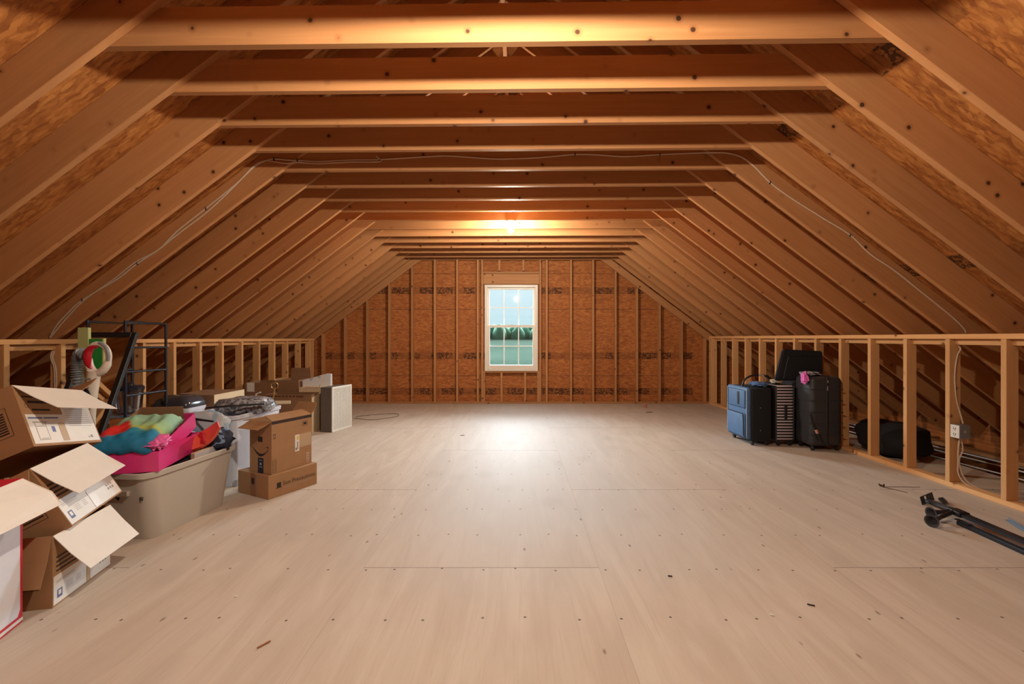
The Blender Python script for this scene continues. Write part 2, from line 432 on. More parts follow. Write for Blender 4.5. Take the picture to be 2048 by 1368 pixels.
def basis(o, u, w):                      # u along length, w roughly up -> matrix with v = w x u
    u = Vector(u).normalized(); w = Vector(w); v = w.cross(u).normalized(); w = u.cross(v)
    m = Matrix((u, v, w)).transposed().to_4x4(); m.translation = Vector(o); return m
def board(name, p0, p1, up, wid, hei, mat, parent=None, bev=.003, warp=0):
    """straight board: local x runs p0->p1 along its lower edge; hei grows along 'up', wid is centred"""
    p0, p1 = Vector(p0), Vector(p1); L = (p1-p0).length
    M = basis(p0, p1-p0, up)
    bm = B(); add_box(bm, (0, -wid/2, 0), (L, wid/2, hei), bev)
    return link(name, bm, mat, parent, M)
def text_mesh(s, size, mat, M, parent, name='printed_text', shear=0):
    cu = bpy.data.curves.new('t', 'FONT'); cu.body = s; cu.size = size; cu.shear = shear; cu.resolution_u = 3
    ob = bpy.data.objects.new('t', cu); COL.objects.link(ob)
    dg = bpy.context.evaluated_depsgraph_get(); me = bpy.data.meshes.new_from_object(ob.evaluated_get(dg))
    bpy.data.objects.remove(ob); bpy.data.curves.remove(cu)
    me.materials.clear(); me.materials.append(mat); me.name = name
    o = bpy.data.objects.new(name, me); COL.objects.link(o); o.parent = parent; o.matrix_local = M
    return o
ORD = ['nearest', 'second', 'third', 'fourth', 'fifth', 'sixth', 'seventh', 'eighth', 'ninth', 'tenth', 'eleventh', 'twelfth',
       'thirteenth', 'fourteenth', 'fifteenth', 'sixteenth', 'seventeenth', 'eighteenth', 'nineteenth', 'twentieth']

# ------------------------------------------------------------------ roof frame
S = .4064; D0 = 2.145; HB = H+1.411          # joist spacing, first joist, underside height
XL, XR = -1.97, 1.72; XC = -.125; PITCH = .75
KR, KL = 3.458, -3.68                        # room faces of the knee walls
YB = 8.155                                   # room face of the gable studs
cosp, sinp = .8, .6
RD = .20                                     # rafter depth
def zr(X): return HB-PITCH*(X-XR)            # underside of the right rafters
def zl(X): return HB-PITCH*(XL-X)
XE = 5.05; XEL = -5.25
ridge_z = HB+PITCH*(XR-XC)
for k in range(-1, 16):
    y = D0+S*k-.019
    if k == 15: y -= .10
    yl, yr = y+.03, y-.03
    # right slope
    n = k+1
    o = board('roof_rafter', (XE, yr, zr(XE)), (XC+.02, yr, zr(XC+.02)), (sinp, 0, cosp), .038, RD, PINE)
    tag(o, f'{ORD[n]} pine rafter of the right-hand roof slope, counted from the camera' if k < 15 else 'last pine rafter of the right-hand roof slope, beside the gable wall', 'rafter', 'rafters of the right roof slope')
    o = board('roof_rafter', (XEL, yl, zl(XEL)), (XC-.02, yl, zl(XC-.02)), (-sinp, 0, cosp), .038, RD, PINE)
    tag(o, 'pine rafter of the left-hand roof slope beside the camera, just out of view' if k < 0 else f'{ORD[k]} pine rafter of the left-hand roof slope, counted from the camera' if k < 15 else 'last pine rafter of the left-hand roof slope, beside the gable wall', 'rafter', 'rafters of the left roof slope')
for k in range(-2, 16):
    y = D0+S*k+.019
    if k == 15: y -= .10
    a = Vector((XL-.20, y+.035, HB)); b = Vector((XR+.20, y-.035, HB))
    bm = B(); L = (b-a).length
    # top corners clipped to the roof slope
    hh = .185
    poly = [(.02, 0, .0), (L-.02, 0, .0), (L-.02, 0, .02), (L-.20, 0, hh), (.20, 0, hh), (.02, 0, .02)]
    add_prism(bm, [(p[0], -.019, p[2]) for p in poly], (0, .038, 0))
    o = link('ceiling_joist', bm, PINE, None, basis(a, b-a, (0, 0, 1)))
    lab = {8: 'pine ceiling joist carrying the glowing bulb', 4: 'fifth pine ceiling joist from the camera, with the white cable across its face',
           15: 'last pine ceiling joist, just in front of the gable wall', 0: 'nearest pine ceiling joist, largest and brightest, across the top of the view'}.get(k)
    if k < 0: lab = 'pine ceiling joist overhead, just out of view above the camera' if k == -1 else 'pine ceiling joist above the camera that holds the second bulb'
    tag(o, lab or f'{ORD[k]} pine ceiling joist counted from the camera', 'ceiling joist', 'ceiling joists across the attic')
bm = B(); add_box(bm, (0, -.019, 0), (10.4, .019, .235), .003)
tag(link('ridge_board', bm, PINE, None, basis((XC, -2.0, ridge_z-.07), (0, 1, 0), (0, 0, 1))), 'pine ridge board running along the peak above the ceiling joists', 'ridge board')
# roof sheathing (both slopes), floor, end walls
bm = B(); t = .014
offz = RD/cosp
for sgn, X0, zf in ((1, XC, zr), (-1, XC, zl)):
    xe = (5.35 if sgn > 0 else -5.55)
    ridge = ridge_z+offz
    poly = [(X0, -2.0, ridge), (xe, -2.0, zf(xe)+offz), (xe, 8.30, zf(xe)+offz), (X0, 8.30, ridge)]
    add_prism(bm, [Vector(p)+Vector((0, 0, .001)) for p in poly], (0, 0, t/cosp))
struct(link('ceiling', bm, OSBR))
bm = B(); add_box(bm, (-5.5, -2.0, -.02), (4.15, 8.25, 0)); struct(link('floor', bm, FLOORM))
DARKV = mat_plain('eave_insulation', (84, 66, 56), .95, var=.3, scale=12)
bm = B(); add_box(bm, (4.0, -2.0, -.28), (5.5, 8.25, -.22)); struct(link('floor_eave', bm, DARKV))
WX0, WX1, WZ0, WZ1 = -.122-.478, -.122+.478, .603, 2.155
bm = B(); yb = YB+.09; rt = ridge_z+offz
def roofz(X): return (zr(X) if X > XC else zl(X))+offz-.004
for poly in ([(-5.5, -.3), (WX0, -.3), (WX0, roofz(WX0)), (-5.5, roofz(-5.5))],
             [(WX1, -.3), (5.3, -.3), (5.3, roofz(5.3)), (WX1, roofz(WX1))],
             [(WX0, -.3), (WX1, -.3), (WX1, WZ0), (WX0, WZ0)],
             [(WX0, WZ1), (WX1, WZ1), (WX1, roofz(WX1)), (XC, rt-.004), (WX0, roofz(WX0))]):
    add_prism(bm, [(x, yb, z) for x, z in poly], (0, .014, 0))
struct(link('wall_back', bm, OSBW))
bm = B(); add_prism(bm, [(-5.5, -2.0, -.3), (5.3, -2.0, -.3), (5.3, -2.0, roofz(5.3)), (XC, -2.0, rt), (-5.5, -2.0, roofz(-5.5))], (0, -.014, 0))
struct(link('wall_front', bm, OSBW))
bm = B(); add_box(bm, (5.2, -2.0, -.3), (5.24, 8.3, .3)); struct(link('wall_right', bm, OSBW))
bm = B(); add_box(bm, (-5.46, -2.0, -.3), (-5.42, 8.3, .3)); struct(link('wall_left', bm, OSBW))

# ------------------------------------------------------------------ gable wall framing
gf = thing('gable_framing', 'stud framing of the far gable wall around the white window', 'wall frame', Matrix.Translation((0, YB, 0)))
def gstud(x, z0, z1, w=.038, parent=gf, d=.089):
    bm = B(); add_box(bm, (0, -w/2, 0), (z1-z0, w/2, d), .002)
    return link('stud', bm, PINE, parent, basis((x, YB+.0893, z0), (0, 0, 1), (0, -1, 0)))
def rake(X): return (zr(X) if X > XC else zl(X))-.155
ppm = F/YB
for e in (642, 687, 731.5, 775.6, 821.5, 867, 911.7, 953):
    X = (e+2.5-CX)/ppm; gstud(X, .038, min(rake(X), HB+.1))
for e in (1090, 1138.7, 1183, 1228, 1271, 1316.5, 1360.7, 1407.7):
    X = (e+3.5-CX)/ppm; gstud(X, .038, min(rake(X), HB+.1))
for X in (WX0-.05, WX1+.05): gstud(X, .038, HB+.12)
for X in (WX0-.012, WX1+.012): gstud(X, .038, WZ0-.038)
for X in (-.30, .13): gstud(X, .038, WZ0-.04)
for X in (-.34, .10): gstud(X, 2.41, HB+.1)
bm = B(); add_box(bm, (WX0-.03, YB+.004, WZ0-.04), (WX1+.03, YB+.089, WZ0-.002), .002); link('rough_sill', bm, PINE, gf)
bm = B(); add_box(bm, (WX0-.03, YB+.004, WZ1+.012), (WX1+.03, YB+.085, WZ1+.20), .002); link('header', bm, PINE, gf)
bm = B(); add_box(bm, (WX0-.03, YB, WZ1+.205), (WX1+.03, YB+.089, WZ1+.24), .002); link('header_plate', bm, PINE, gf)
bm = B(); add_box(bm, (0, -.0445, 0), (7.4, .0445, .038), .002); link('bottom_plate', bm, PINE, gf, basis((-3.8, YB+.0447, 0), (1, 0, 0), (0, 0, 1)))
for sgn in (1, -1):
    f = zr if sgn > 0 else zl
    xa = 4.6 if sgn > 0 else -4.8; xb = XC+sgn*.3
    o = board('rake_plate', (xa, YB+.03, f(xa)-.155), (xb, YB+.03, f(xb)-.155), (sgn*sinp, 0, cosp), .05, .12, PINE, gf)
for o in gf.children: o.matrix_parent_inverse = gf.matrix_world.inverted()

# ------------------------------------------------------------------ window
w = thing('window_1', None, None, Matrix.Translation((-.122, YB, WZ0))); w['kind'] = 'structure'
def wpart(name, boxes, mat):
    bm = B()
    for lo, hi, bv in boxes: add_box(bm, lo, hi, bv)
    o = link(name, bm, mat, w); return o
hw = .474; hh = 1.548
def ring(x0, x1, z0, z1, wd, y0, y1, bv=.004, wb=None):
    wb = wb or wd
    return [((x0, y0, z0), (x0+wd, y1, z1), bv), ((x1-wd, y0, z0), (x1, y1, z1), bv), ((x0+wd, y0, z0), (x1-wd, y1, z0+wb), bv), ((x0+wd, y0, z1-wd), (x1-wd, y1, z1), bv)]
wpart('window_frame', ring(-hw, hw, 0, hh, .042, -.012, .10) + ring(-hw-.008, hw+.008, -.008, hh+.004, .012, -.018, -.004, .002), VINYL)
wi = hw-.042; mid = .80
wpart('upper_sash', ring(-wi, wi, mid-.02, hh-.042, .036, .050, .085), VINYL)
lsash = wpart('lower_sash', ring(-wi, wi, .042, mid+.025, .042, .012, .047, .004, .055), VINYL)
gr = []
xi = wi-.036
for i in (1, 2):
    x = -xi+2*xi*i/3; gr.append(((x-.009, .062, mid), (x+.009, .072, hh-.07), .002)); gr.append(((x-.009, .024, .09), (x+.009, .034, mid), .002))
zt = (mid+.016+hh-.078)/2; zb_ = (.097+mid-.017)/2
gr.append(((-xi, .0615, zt-.009), (xi, .0725, zt+.009), .002)); gr.append(((-xi, .0235, zb_-.009), (xi, .0345, zb_+.009), .002))
wpart('window_grille', gr, mat_plain('grille_white', (246, 246, 244), .4, var=.02))
wpart('window_pane', [((-xi-.01, .066, mid), (xi+.01, .068, hh-.07), 0), ((-xi-.01, .028, .09), (xi+.01, .030, mid), 0)], GLASSP)
wpart('sash_lock', [((-.03, .002, mid+.02), (.03, .030, mid+.034), .004)], VINYL).parent = lsash

# ------------------------------------------------------------------ knee walls
def knee(sgn, Xf, ztop, ys, y0, y1, label):
    t = thing('knee_wall_framing', label, 'wall frame', Matrix.Translation((Xf, (y0+y1)/2, 0)))
    xm = Xf+sgn*.0445
    def bar(name, xa, xb, za, zb_, ya, yb_):
        bm = B(); add_box(bm, (0, min(xa, xb)-xm, za), (yb_-ya, max(xa, xb)-xm, zb_), .002)
        M = Matrix(((0, 1, 0, xm), (1, 0, 0, ya), (0, 0, 1, 0), (0, 0, 0, 1)))
        # length along +Y as local x
        bmesh.ops.transform(bm, matrix=Matrix.Identity(4), verts=bm.verts)
        return link(name, bm, PINE2, t, M)
    bar('top_plate', Xf, Xf+sgn*.089, ztop-.038, ztop, y0, y1)
    bar('ledger', Xf+sgn*.045, Xf+sgn*.083, ztop-.085, ztop-.0385, y0, y1)
    bar('bottom_plate', Xf, Xf+sgn*.089, 0.0005, .038, y0, y1)
    for y in ys:
        bm = B(); add_box(bm, (0, -.019, 0), (ztop-.038-.0385, .019, .0885), .002)
        link('stud', bm, PINE2, t, basis((Xf+sgn*.0889, y, .0382), (0, 0, 1), (-sgn, 0, 0)))
    for o in t.children: o.matrix_parent_inverse = t.matrix_world.inverted()
    return t
ysR = [F*KR/(e-CX)-.019 for e in (2001, 1890, 1806, 1735, 1677, 1628)]
while ysR[-1] < YB-.30: ysR.append(ysR[-1]+.4035)
ysR[-1] = min(ysR[-1], YB-.12); ysR.append(YB-.025)
ysR.insert(0, ysR[0]-S); ysR.insert(0, ysR[0]-S)
knee(1, KR, 1.223, ysR, 1.6, YB-.004, 'low stud wall along the right side, with the grey outlet box')
ysL = [F*abs(KL)/(CX-e)-.019 for e in (20, 132, 219, 292.5, 353, 404.5, 448, 487, 521, 551, 577, 602, 622)]
ysL = [y for y in ysL if y < YB-.1]+[YB-.06]
ysL = [ysL[0]-4*S, ysL[0]-3*S, ysL[0]-2*S, ysL[0]-S]+ysL
knee(-1, KL, 1.182, ysL, 1.5, YB-.004, 'low stud wall along the left side, behind the stored boxes')
# right eave: joists, plate, cables
JO = mat_pine('joist_old', (150, 104, 64), (118, 78, 46))
jn = 0
for i in range(9):
    y = 2.72+S*i
    bm = B(); add_box(bm, (0, -.019, 0), (1.05, .019, .19), .002)
    tag(link('floor_joist', bm, JO, None, basis((4.152, y, -.215), (1, 0, 0), (0, 0, 1))),
        f'{ORD[i]} floor joist end in the right eave, counted from the camera, behind the stud wall', 'floor joist', 'joists in the right eave')
bm = B(); add_box(bm, (0, -.06, 0), (8.2, .06, .038), .002)
tag(link('eave_plate', bm, mat_pine('plate_pine', (190, 140, 92), (150, 104, 64)), None, basis((4.82, 0, -.0245), (0, 1, 0), (0, 0, 1))), 'long flat board along the right eave where the rafters land', 'board')
for i, (x, z, r, lab) in enumerate(((4.62, .008, .007, 'upper white electric cable running along the right eave'), (4.50, .004, .007, 'middle white electric cable running along the right eave'), (4.26, .000, .006, 'lowest white electric cable running along the right eave, nearest the plywood edge'))):
    bm = B(); add_tube(bm, [(x+.03*math.sin(j*1.3+i), 2.2+j*.35, z-.012) for j in range(13)], r, 6)
    tag(link('eave_cable', bm, CABLEB, None, None, 40), lab, 'cable', 'cables in the right eave')

# ------------------------------------------------------------------ lamps
BULB = mat_emit('bulb_glow', (1.0, .87, .69), 1250)
def lamp(x, y, label):
    t = thing('ceiling_lamp', label, 'lamp', Matrix.Translation((x, y, HB)))
    bm = B(); add_lathe(bm, [(0, -.0005), (.056, -.0005), (.058, -.012), (.044, -.026), (.026, -.034), (.024, -.052), (0, -.052)], 28)
    link('lamp_holder', bm, WHITEP, t, None, 40)
    bm = B(); add_lathe(bm, [(0, -.0525), (.016, -.0525), (.018, -.062), (.029, -.084), (.036, -.104), (.035, -.120), (.028, -.136), (.015, -.146), (0, -.149)], 24)
    link('bulb', bm, BULB, t, None, 60)
    return t
lamp(-.085, D0+8*S+.019, 'bare lit bulb in a round white holder under a ceiling joist')
lamp(-.05, D0-2*S+.019, 'second bare bulb in a white holder overhead near the camera')

# ------------------------------------------------------------------ cables on the frame
yb4 = D0+4*S; 
pxL = [(100, 674), (112, 653), (130, 632), (165, 600), (232, 560), (275, 527), (320, 497), (355, 462), (412, 417), (470, 370), (508, 334), (530, 322), (548, 318), (575, 320), (595, 321)]
pxM = [(612, 322), (640, 323), (700, 320), (760, 319), (860, 313), (900, 312), (960, 316), (1005, 318), (1080, 315), (1150, 309), (1200, 310), (1250, 313), (1320, 309), (1393, 306)]
pxR = [(1428, 305), (1452, 306), (1480, 313), (1505, 330), (1540, 365), (1580, 395), (1645, 436), (1700, 470), (1740, 508), (1790, 542), (1850, 590), (1900, 630), (1926, 655), (1932, 666)]
def smooth(pts, n=5):
    out = []
    for i in range(len(pts)-1):
        p0 = pts[max(0, i-1)]; p1 = pts[i]; p2 = pts[i+1]; p3 = pts[min(len(pts)-1, i+2)]
        for j in range(n):
            s = j/n; out.append(.5*((2*p1)+(p2-p0)*s+(2*p0-5*p1+4*p2-p3)*s*s+(3*p1-p0-3*p2+p3)*s**3))
    out.append(pts[-1]); return out
yl4, yr4 = yb4-.038+.03-.008, yb4-.038-.03-.008
ybm = lambda px: yb4+.035-.07*(px-568)/880-.008
ptsA = [P(a, b, yl4) for a, b in pxL]+[P(a, b, ybm(a)) for a, b in pxM]+[P(a, b, yr4) for a, b in pxR]
sx0 = ysR[3]-.019-.007
pts_dn = [Vector((KR+.045, sx0+.12, 1.21)), Vector((KR+.075, sx0, 1.12)), Vector((KR+.055, sx0, 1.05)), Vector((KR+.035, sx0, .90)), Vector((KR+.045, sx0, .72)), Vector((KR+.075, sx0, .60)), Vector((KR+.082, sx0-.02, .51))]
cab = thing('electric_cable', 'long white electric cable stapled along the fifth joist and down both roof slopes', 'cable', Matrix.Translation(ptsA[20]))
bm = B(); add_tube(bm, smooth(ptsA), .0055, 6); c = link('cable_run', bm, CABLE, cab, None, 50)
bm = B(); add_tube(bm, smooth(pts_dn), .0055, 6); link('cable_drop', bm, CABLE, cab, None, 50)
stp = B()
for p in (ptsA[3], ptsA[5], ptsA[8], ptsA[12], ptsA[14], ptsA[18], ptsA[24], ptsA[27], ptsA[33], ptsA[36]):
    add_box(stp, p-Vector((.004, .007, .012)), p+Vector((.004, .006, .012)), .001)
link('staple', stp, STEEL, cab)
for o in cab.children: o.matrix_parent_inverse = cab.matrix_world.inverted()
ptsB = [P(a+(6 if 2 < i < 9 else 2)*math.sin(i*.9), b+5*math.sin(i*1.1)+2, yl4-.001) for i, (a, b) in enumerate(pxL)]+[P(a, b+4, ybm(a)) for a, b in pxM[:4]]+[P(752, 312, yb4)]
sL = ysL[5]-.019-.008
dnL = [Vector((KL-.03, sL+.06, 1.17)), Vector((KL-.06, sL, 1.06)), Vector((KL-.035, sL, .95)), Vector((KL-.03, sL, .80)), Vector((KL-.03, sL, .55)), Vector((KL-.03, sL, .2))]
cab2 = thing('electric_cable', 'second white cable beside the long one on the left roof slope', 'cable', Matrix.Translation(ptsB[6]))
bm = B(); add_tube(bm, smooth(ptsB), .005, 6); link('cable_run', bm, CABLE, cab2, None, 50)
bm = B(); add_tube(bm, smooth(dnL), .0055, 6); link('cable_drop', bm, CABLE, cab2, None, 50)
bm = B(); add_tube(bm, smooth([p+Vector((-.014, 0, 0)) for p in dnL]), .0055, 6); link('cable_drop', bm, CABLE, cab2, None, 50)
for o in cab2.children: o.matrix_parent_inverse = cab2.matrix_world.inverted()

# outlet box on the second stud
ob = thing('outlet_box', 'grey metal junction box with a white double socket on a stud', 'outlet', Matrix.Translation((KR+.008, ysR[3]-.0195, .40)))
bm = B(); add_box(bm, (0, -.075, 0), (.085, 0, .105), .003); link('box_body', bm, GREYM, ob)
bm = B(); add_box(bm, (-.004, -.074, .002), (-.0003, -.002, .103), .001); link('socket_plate', bm, WHITEP, ob)
bm = B()
for zc in (.03, .074):
    for yy in (-.046, -.030): add_box(bm, (-.0055, yy-.002, zc-.006), (-.0042, yy+.002, zc+.008))
    add_box(bm, (-.0055, -.041, zc-.014), (-.0042, -.035, zc-.009))
link('socket_slot', bm, BLK, ob)
bm = B(); add_box(bm, (.035, -.0765, .045), (.05, -.0753, .065)); link('knockout', bm, TAPE, ob)
q = ysR[3]-.05
low = [[Vector((KR+.05+dx, q, .398)), Vector((KR+.04+dx*2.5, q, .30)), Vector((KR+.045+dx*.5, q+.005, .22)), Vector((KR+.04+dx*2, q, .12)), Vector((KR+.06+dx*2.5, q-.03, .05)), Vector((KR+.10+dx*2, q-.12, .008))] for dx in (0, .014)]
for i, l in enumerate(low):
    bm = B(); add_tube(bm, smooth(l), .005, 6)
    tag(link('electric_cable', bm, CABLE, None, None, 50), ('left' if i == 0 else 'right')+' one of two white cables hanging below the grey outlet box', 'cable', 'cables below the outlet box')

# ------------------------------------------------------------------ cartons
def carton(name, label, M, L, W, Hh, flaps, mat=CARD, inner=None, cat='box', group=None, t=.004, closed=False):
    o = thing(name, label, cat, M, group)
    bm = B()
    if closed:
        add_box(bm, (0, 0, 0), (L, W, Hh), .003)
    else:
        add_box(bm, (0, 0, 0), (L, W, t))
        add_box(bm, (0, 0, t), (L, t, Hh)); add_box(bm, (0, W-t, t), (L, W, Hh))
        add_box(bm, (0, t, t), (t, W-t, Hh)); add_box(bm, (L-t, t, t), (L, W-t, Hh))
    b = link('box_body', bm, mat); b.parent = o
    for side, ang, ln, *rest in flaps:
        fm = rest[0] if rest else (inner or mat)
        a = math.radians(ang); ins = .004
        if side == 'y0': p = [Vector((ins, 0, Hh)), Vector((L-ins, 0, Hh))]; out = Vector((0, -1, 0))
        elif side == 'y1': p = [Vector((L-ins, W, Hh)), Vector((ins, W, Hh))]; out = Vector((0, 1, 0))
        elif side == 'x0': p = [Vector((0, W-ins, Hh)), Vector((0, ins, Hh))]; out = Vector((-1, 0, 0))
        else: p = [Vector((L, ins, Hh)), Vector((L, W-ins, Hh))]; out = Vector((1, 0, 0))
        d = out*math.sin(a)+Vector((0, 0, math.cos(a))); nn = (p[1]-p[0]).cross(d).normalized()
        e = (p[1]-p[0]).normalized()*.008
        bm = B(); mid = [p[0]+d*ln*.5-e*.3+nn*.004, p[1]+d*ln*.5+e*.3+nn*.004]
        add_prism(bm, [p[0], p[1], mid[1]-e*.6, mid[0]+e*.6], nn*.003)
        add_prism(bm, [mid[0]+e*.6, mid[1]-e*.6, p[1]+d*ln-e, p[0]+d*ln+e], nn*.003)
        f = link('flap', bm, fm); f.parent = o
    return o
def deco(o, face, boxes, mat, name='printed_mark', eps=.0008):
    """flat print on a face: boxes are (a0,b0,a1,b1) along the face and up"""
    bm = B()
    for a0, b0, a1, b1 in boxes:
        if face == 'y0': add_quad(bm, [(a0, -eps, b0), (a1, -eps, b0), (a1, -eps, b1), (a0, -eps, b1)])
        elif face == 'x0': add_quad(bm, [(-eps, a0, b0), (-eps, a1, b0), (-eps, a1, b1), (-eps, a0, b1)])
        elif face == 'top': add_quad(bm, [(a0, b0, eps), (a1, b0, eps), (a1, b1, eps), (a0, b1, eps)])
    m = link(name, bm, mat); m.parent = o; return m
def outline(a0, b0, a1, b1, w):
    return [(a0, b0, a1, b0+w), (a0, b1-w, a1, b1), (a0, b0, a0+w, b1), (a1-w, b0, a1, b1)]
def ymat(a, z, eps=.0012): return Matrix(((1, 0, 0, a), (0, 0, -1, -eps), (0, 1, 0, z), (0, 0, 0, 1)))          # text on y0 face
def xmat(a, z, eps=.0012): return Matrix(((0, 0, -1, -eps), (-1, 0, 0, a), (0, 1, 0, z), (0, 0, 0, 1)))         # text on x0 face
def up_u(o, ang): return basis(o, (math.cos(math.radians(ang)), math.sin(math.radians(ang)), 0), (0, 0, 1))

# lower carton with red/purple company print
c = carton('carton', 'low flat brown carton lying on the floor under the box with the smile mark', up_u((-1.836, 3.311, .0005), 63), .42, .37, .172, [], CARD, closed=True)
text_mesh('Sun Precautions', .044, INK, ymat(.115, .075), c)
deco(c, 'y0', [(.066, .07, .10, .105), (.06, .064, .106, .069)], INK, 'printed_logo')
deco(c, 'y0', [(.12, .055, .38, .058)], INKG)
deco(c, 'x0', [(.15, .0, .21, .172)], mat_plain('tape_brown', (140, 98, 66), .3), 'tape')
deco(c, 'x0', [(.165, .09, .20, .135)], INK, 'tape_tear', .0012)
# box with the smile mark
zt = .1735
M = up_u((-1.833, 3.347, zt), 67)
c = carton('carton', 'tall open brown shipping box with a curved smile mark, on the flat carton', M, .365, .235, .395,
           [('x0', 112, .115), ('x1', 38, .11), ('y0', -70, .10), ('y1', 97, .10)], CARD)
deco(c, 'y0', [(0, .372, .365, .3945)], mat_plain('tape_black', (52, 40, 36), .5), 'tape')
deco(c, 'y0', outline(.275, .315, .325, .35, .003)+[(.285, .325, .315, .342)], INK)
deco(c, 'y0', [(.205, .15, .36, .255)], TAPE, 'label')
deco(c, 'y0', [(.205, .125, .245, .255)], PAPER, 'label', .0012)
deco(c, 'y0', [(.222, .215, .240, .245)], mat_plain('label_yellow', (226, 190, 70), .5), 'label', .0016)
deco(c, 'y0', [(.212, .135, .220, .155), (.226, .14, .232, .20)], INK, 'printed_mark', .002)
deco(c, 'y0', outline(.008, .012, .04, .105, .002)+[(.008, .012+.015*i, .04, .0145+.015*i) for i in range(1, 6)], INK)
deco(c, 'y0', outline(.318, .01, .338, .09, .002)+[(.318, .012+.018*i, .338, .014+.018*i) for i in range(1, 5)], PAPER)
deco(c, 'y0', [(.012, .262, .036, .265), (.016, .265, .019, .30), (.028, .265, .031, .30), (.012, .292, .023, .295), (.024, .292, .035, .295)], INK)
deco(c, 'x0', [(.085, .0, .145, .115)], NAVYL, 'label')
deco(c, 'x0', [(.105, .062, .125, .078), (.097, .045, .133, .05), (.10, .096, .13, .10)], mat_plain('label_dots', (150, 160, 190), .5), 'printed_mark', .0014)
deco(c, 'x0', [(.095, .235, .145, .275)], INK)
bm = B(); ptsu = []; ptsl = []
for i in range(17):
    s = i/16; y = .205-.165*s; z = .196-.050*math.sin(PI*s*.88); th = .002+.018*math.sin(PI*s)
    ptsu.append((-.001, y, z+.0)); ptsl.append((-.001, y, z-th))
for i in range(16): add_quad(bm, [ptsu[i], ptsu[i+1], ptsl[i+1], ptsl[i]])
for p in ([(.066, .196), (.030, .206), (.034, .194)], [(.030, .206), (.040, .160), (.046, .168)], [(.030, .206), (.034, .194), (.046, .168)]):
    bm.faces.new([bm.verts.new((-.001, a, b)) for a, b in p])
m = link('smile_mark', bm, INK); m.parent = c

# three identical tilting boxes with white labels
def big_label(c, zoff=0, L=.40, seal=True):
    lb = deco(c, 'y0', [(.012, .012, L-.008, .165), (.225, .165, L-.008, .27)], PAPER, 'label')
    deco(lb, 'y0', [(.02, .142, .10, .150), (.105, .142, .19, .150)], INKB, 'printed_mark', .0013)
    deco(lb, 'y0', outline(.045, .03, .105, .125, .003)+[(.05, .10, .10, .103), (.056, .036, .096, .039), (.035, .122, .115, .126)], INKG, 'printed_mark', .0013)
    deco(lb, 'y0', [(.13, .07, .15, .10)], INKB, 'printed_mark', .0013)
    deco(lb, 'y0', [(.24, .255-.012*i, L-.03, .257-.012*i) for i in range(14)]+[(.34, .03, .348, .038), (.355, .03, .37, .045)], INKG, 'printed_mark', .0013)
    deco(c, 'y0', [(.175, .02, .215, .118)], TAPE, 'tape', .0016)
    deco(c, 'y0', [(.06, .185, .16, .195), (.05, .225, .19, .238), (.03, .255, .12, .262)], INK)
    deco(c, 'y0', outline(.03, .20, .045, .222, .002), INK)
    deco(c, 'x0', [(.07, .10+.012*i, .155, .107+.012*i) for i in range(9)]+outline(.055, .085, .17, .225, .002), INK)
def small_label(c, L):
    lb = deco(c, 'y0', [(.004, .008, L-.006, .135)], PAPER, 'label')
    deco(lb, 'y0', [(.025, .03, .055, .068)], INKB, 'printed_logo', .0013)
    deco(lb, 'y0', [(.032, .042, .048, .062)], PAPER, 'printed_logo', .0016)
    deco(lb, 'y0', [(.02, .108-.007*i, .13, .110-.007*i) for i in range(2)]+[(.08, .05+.008*i, .12, .052+.008*i) for i in range(4)]+[(.14, .05+.008*i, .17, .052+.008*i) for i in range(4)]+[(L-.09+.02*(i % 3), .05+.02*(i//3), L-.078+.02*(i % 3), .062+.02*(i//3)) for i in range(6)], INKG, 'printed_mark', .0013)
    deco(c, 'y0', [(.21, .008, .235, .135)], TAPE, 'tape', .0018)
    deco(c, 'y0', [(.02, .21-.02*i, .19, .218-.02*i) for i in range(4)], INK)
    deco(c, 'x0', [(.06, .10+.012*i, .14, .107+.012*i) for i in range(8)]+outline(.05, .085, .155, .215, .002), INK)
c = carton('carton', 'open brown box standing on the floor, lowest of three stacked boxes with white labels', up_u((-2.051, 1.983, .0005), 103), .39, .40, .317,
           [('y0', 140, .21, LINER), ('x0', 166, .21, CARD), ('y1', 40, .2, CARD)], CARD, group='cartons with white labels')
small_label(c, .39)
M = basis(P(145, 1053, 2.06), (-.15, .453, .02), (-.144, -.03, .281))
c = carton('carton', 'tilted open brown box, middle of the stack, shiny tape on its white label', M, .44, .40, .317,
           [('y0', 156, .215, LINER), ('x0', 140, .20, CARD), ('y1', 20, .2, CARD)], CARD, group='cartons with white labels')
small_label(c, .44)
deco(c, 'y0', [(.20, .01, .255, .105)], TAPEW, 'tape', .0022)
M = basis(P(68, 893, 2.10), (-.06, .40, -.07), (-.135, .03, .275))
c = carton('carton', 'top tilted open brown box with a printed drawing on its large white label', M, .42, .40, .317,
           [('y0', 143, .225, LINER), ('x1', 60, .2, CARD), ('y1', 10, .2, CARD)], CARD, group='cartons with white labels')
big_label(c, 0, .42)

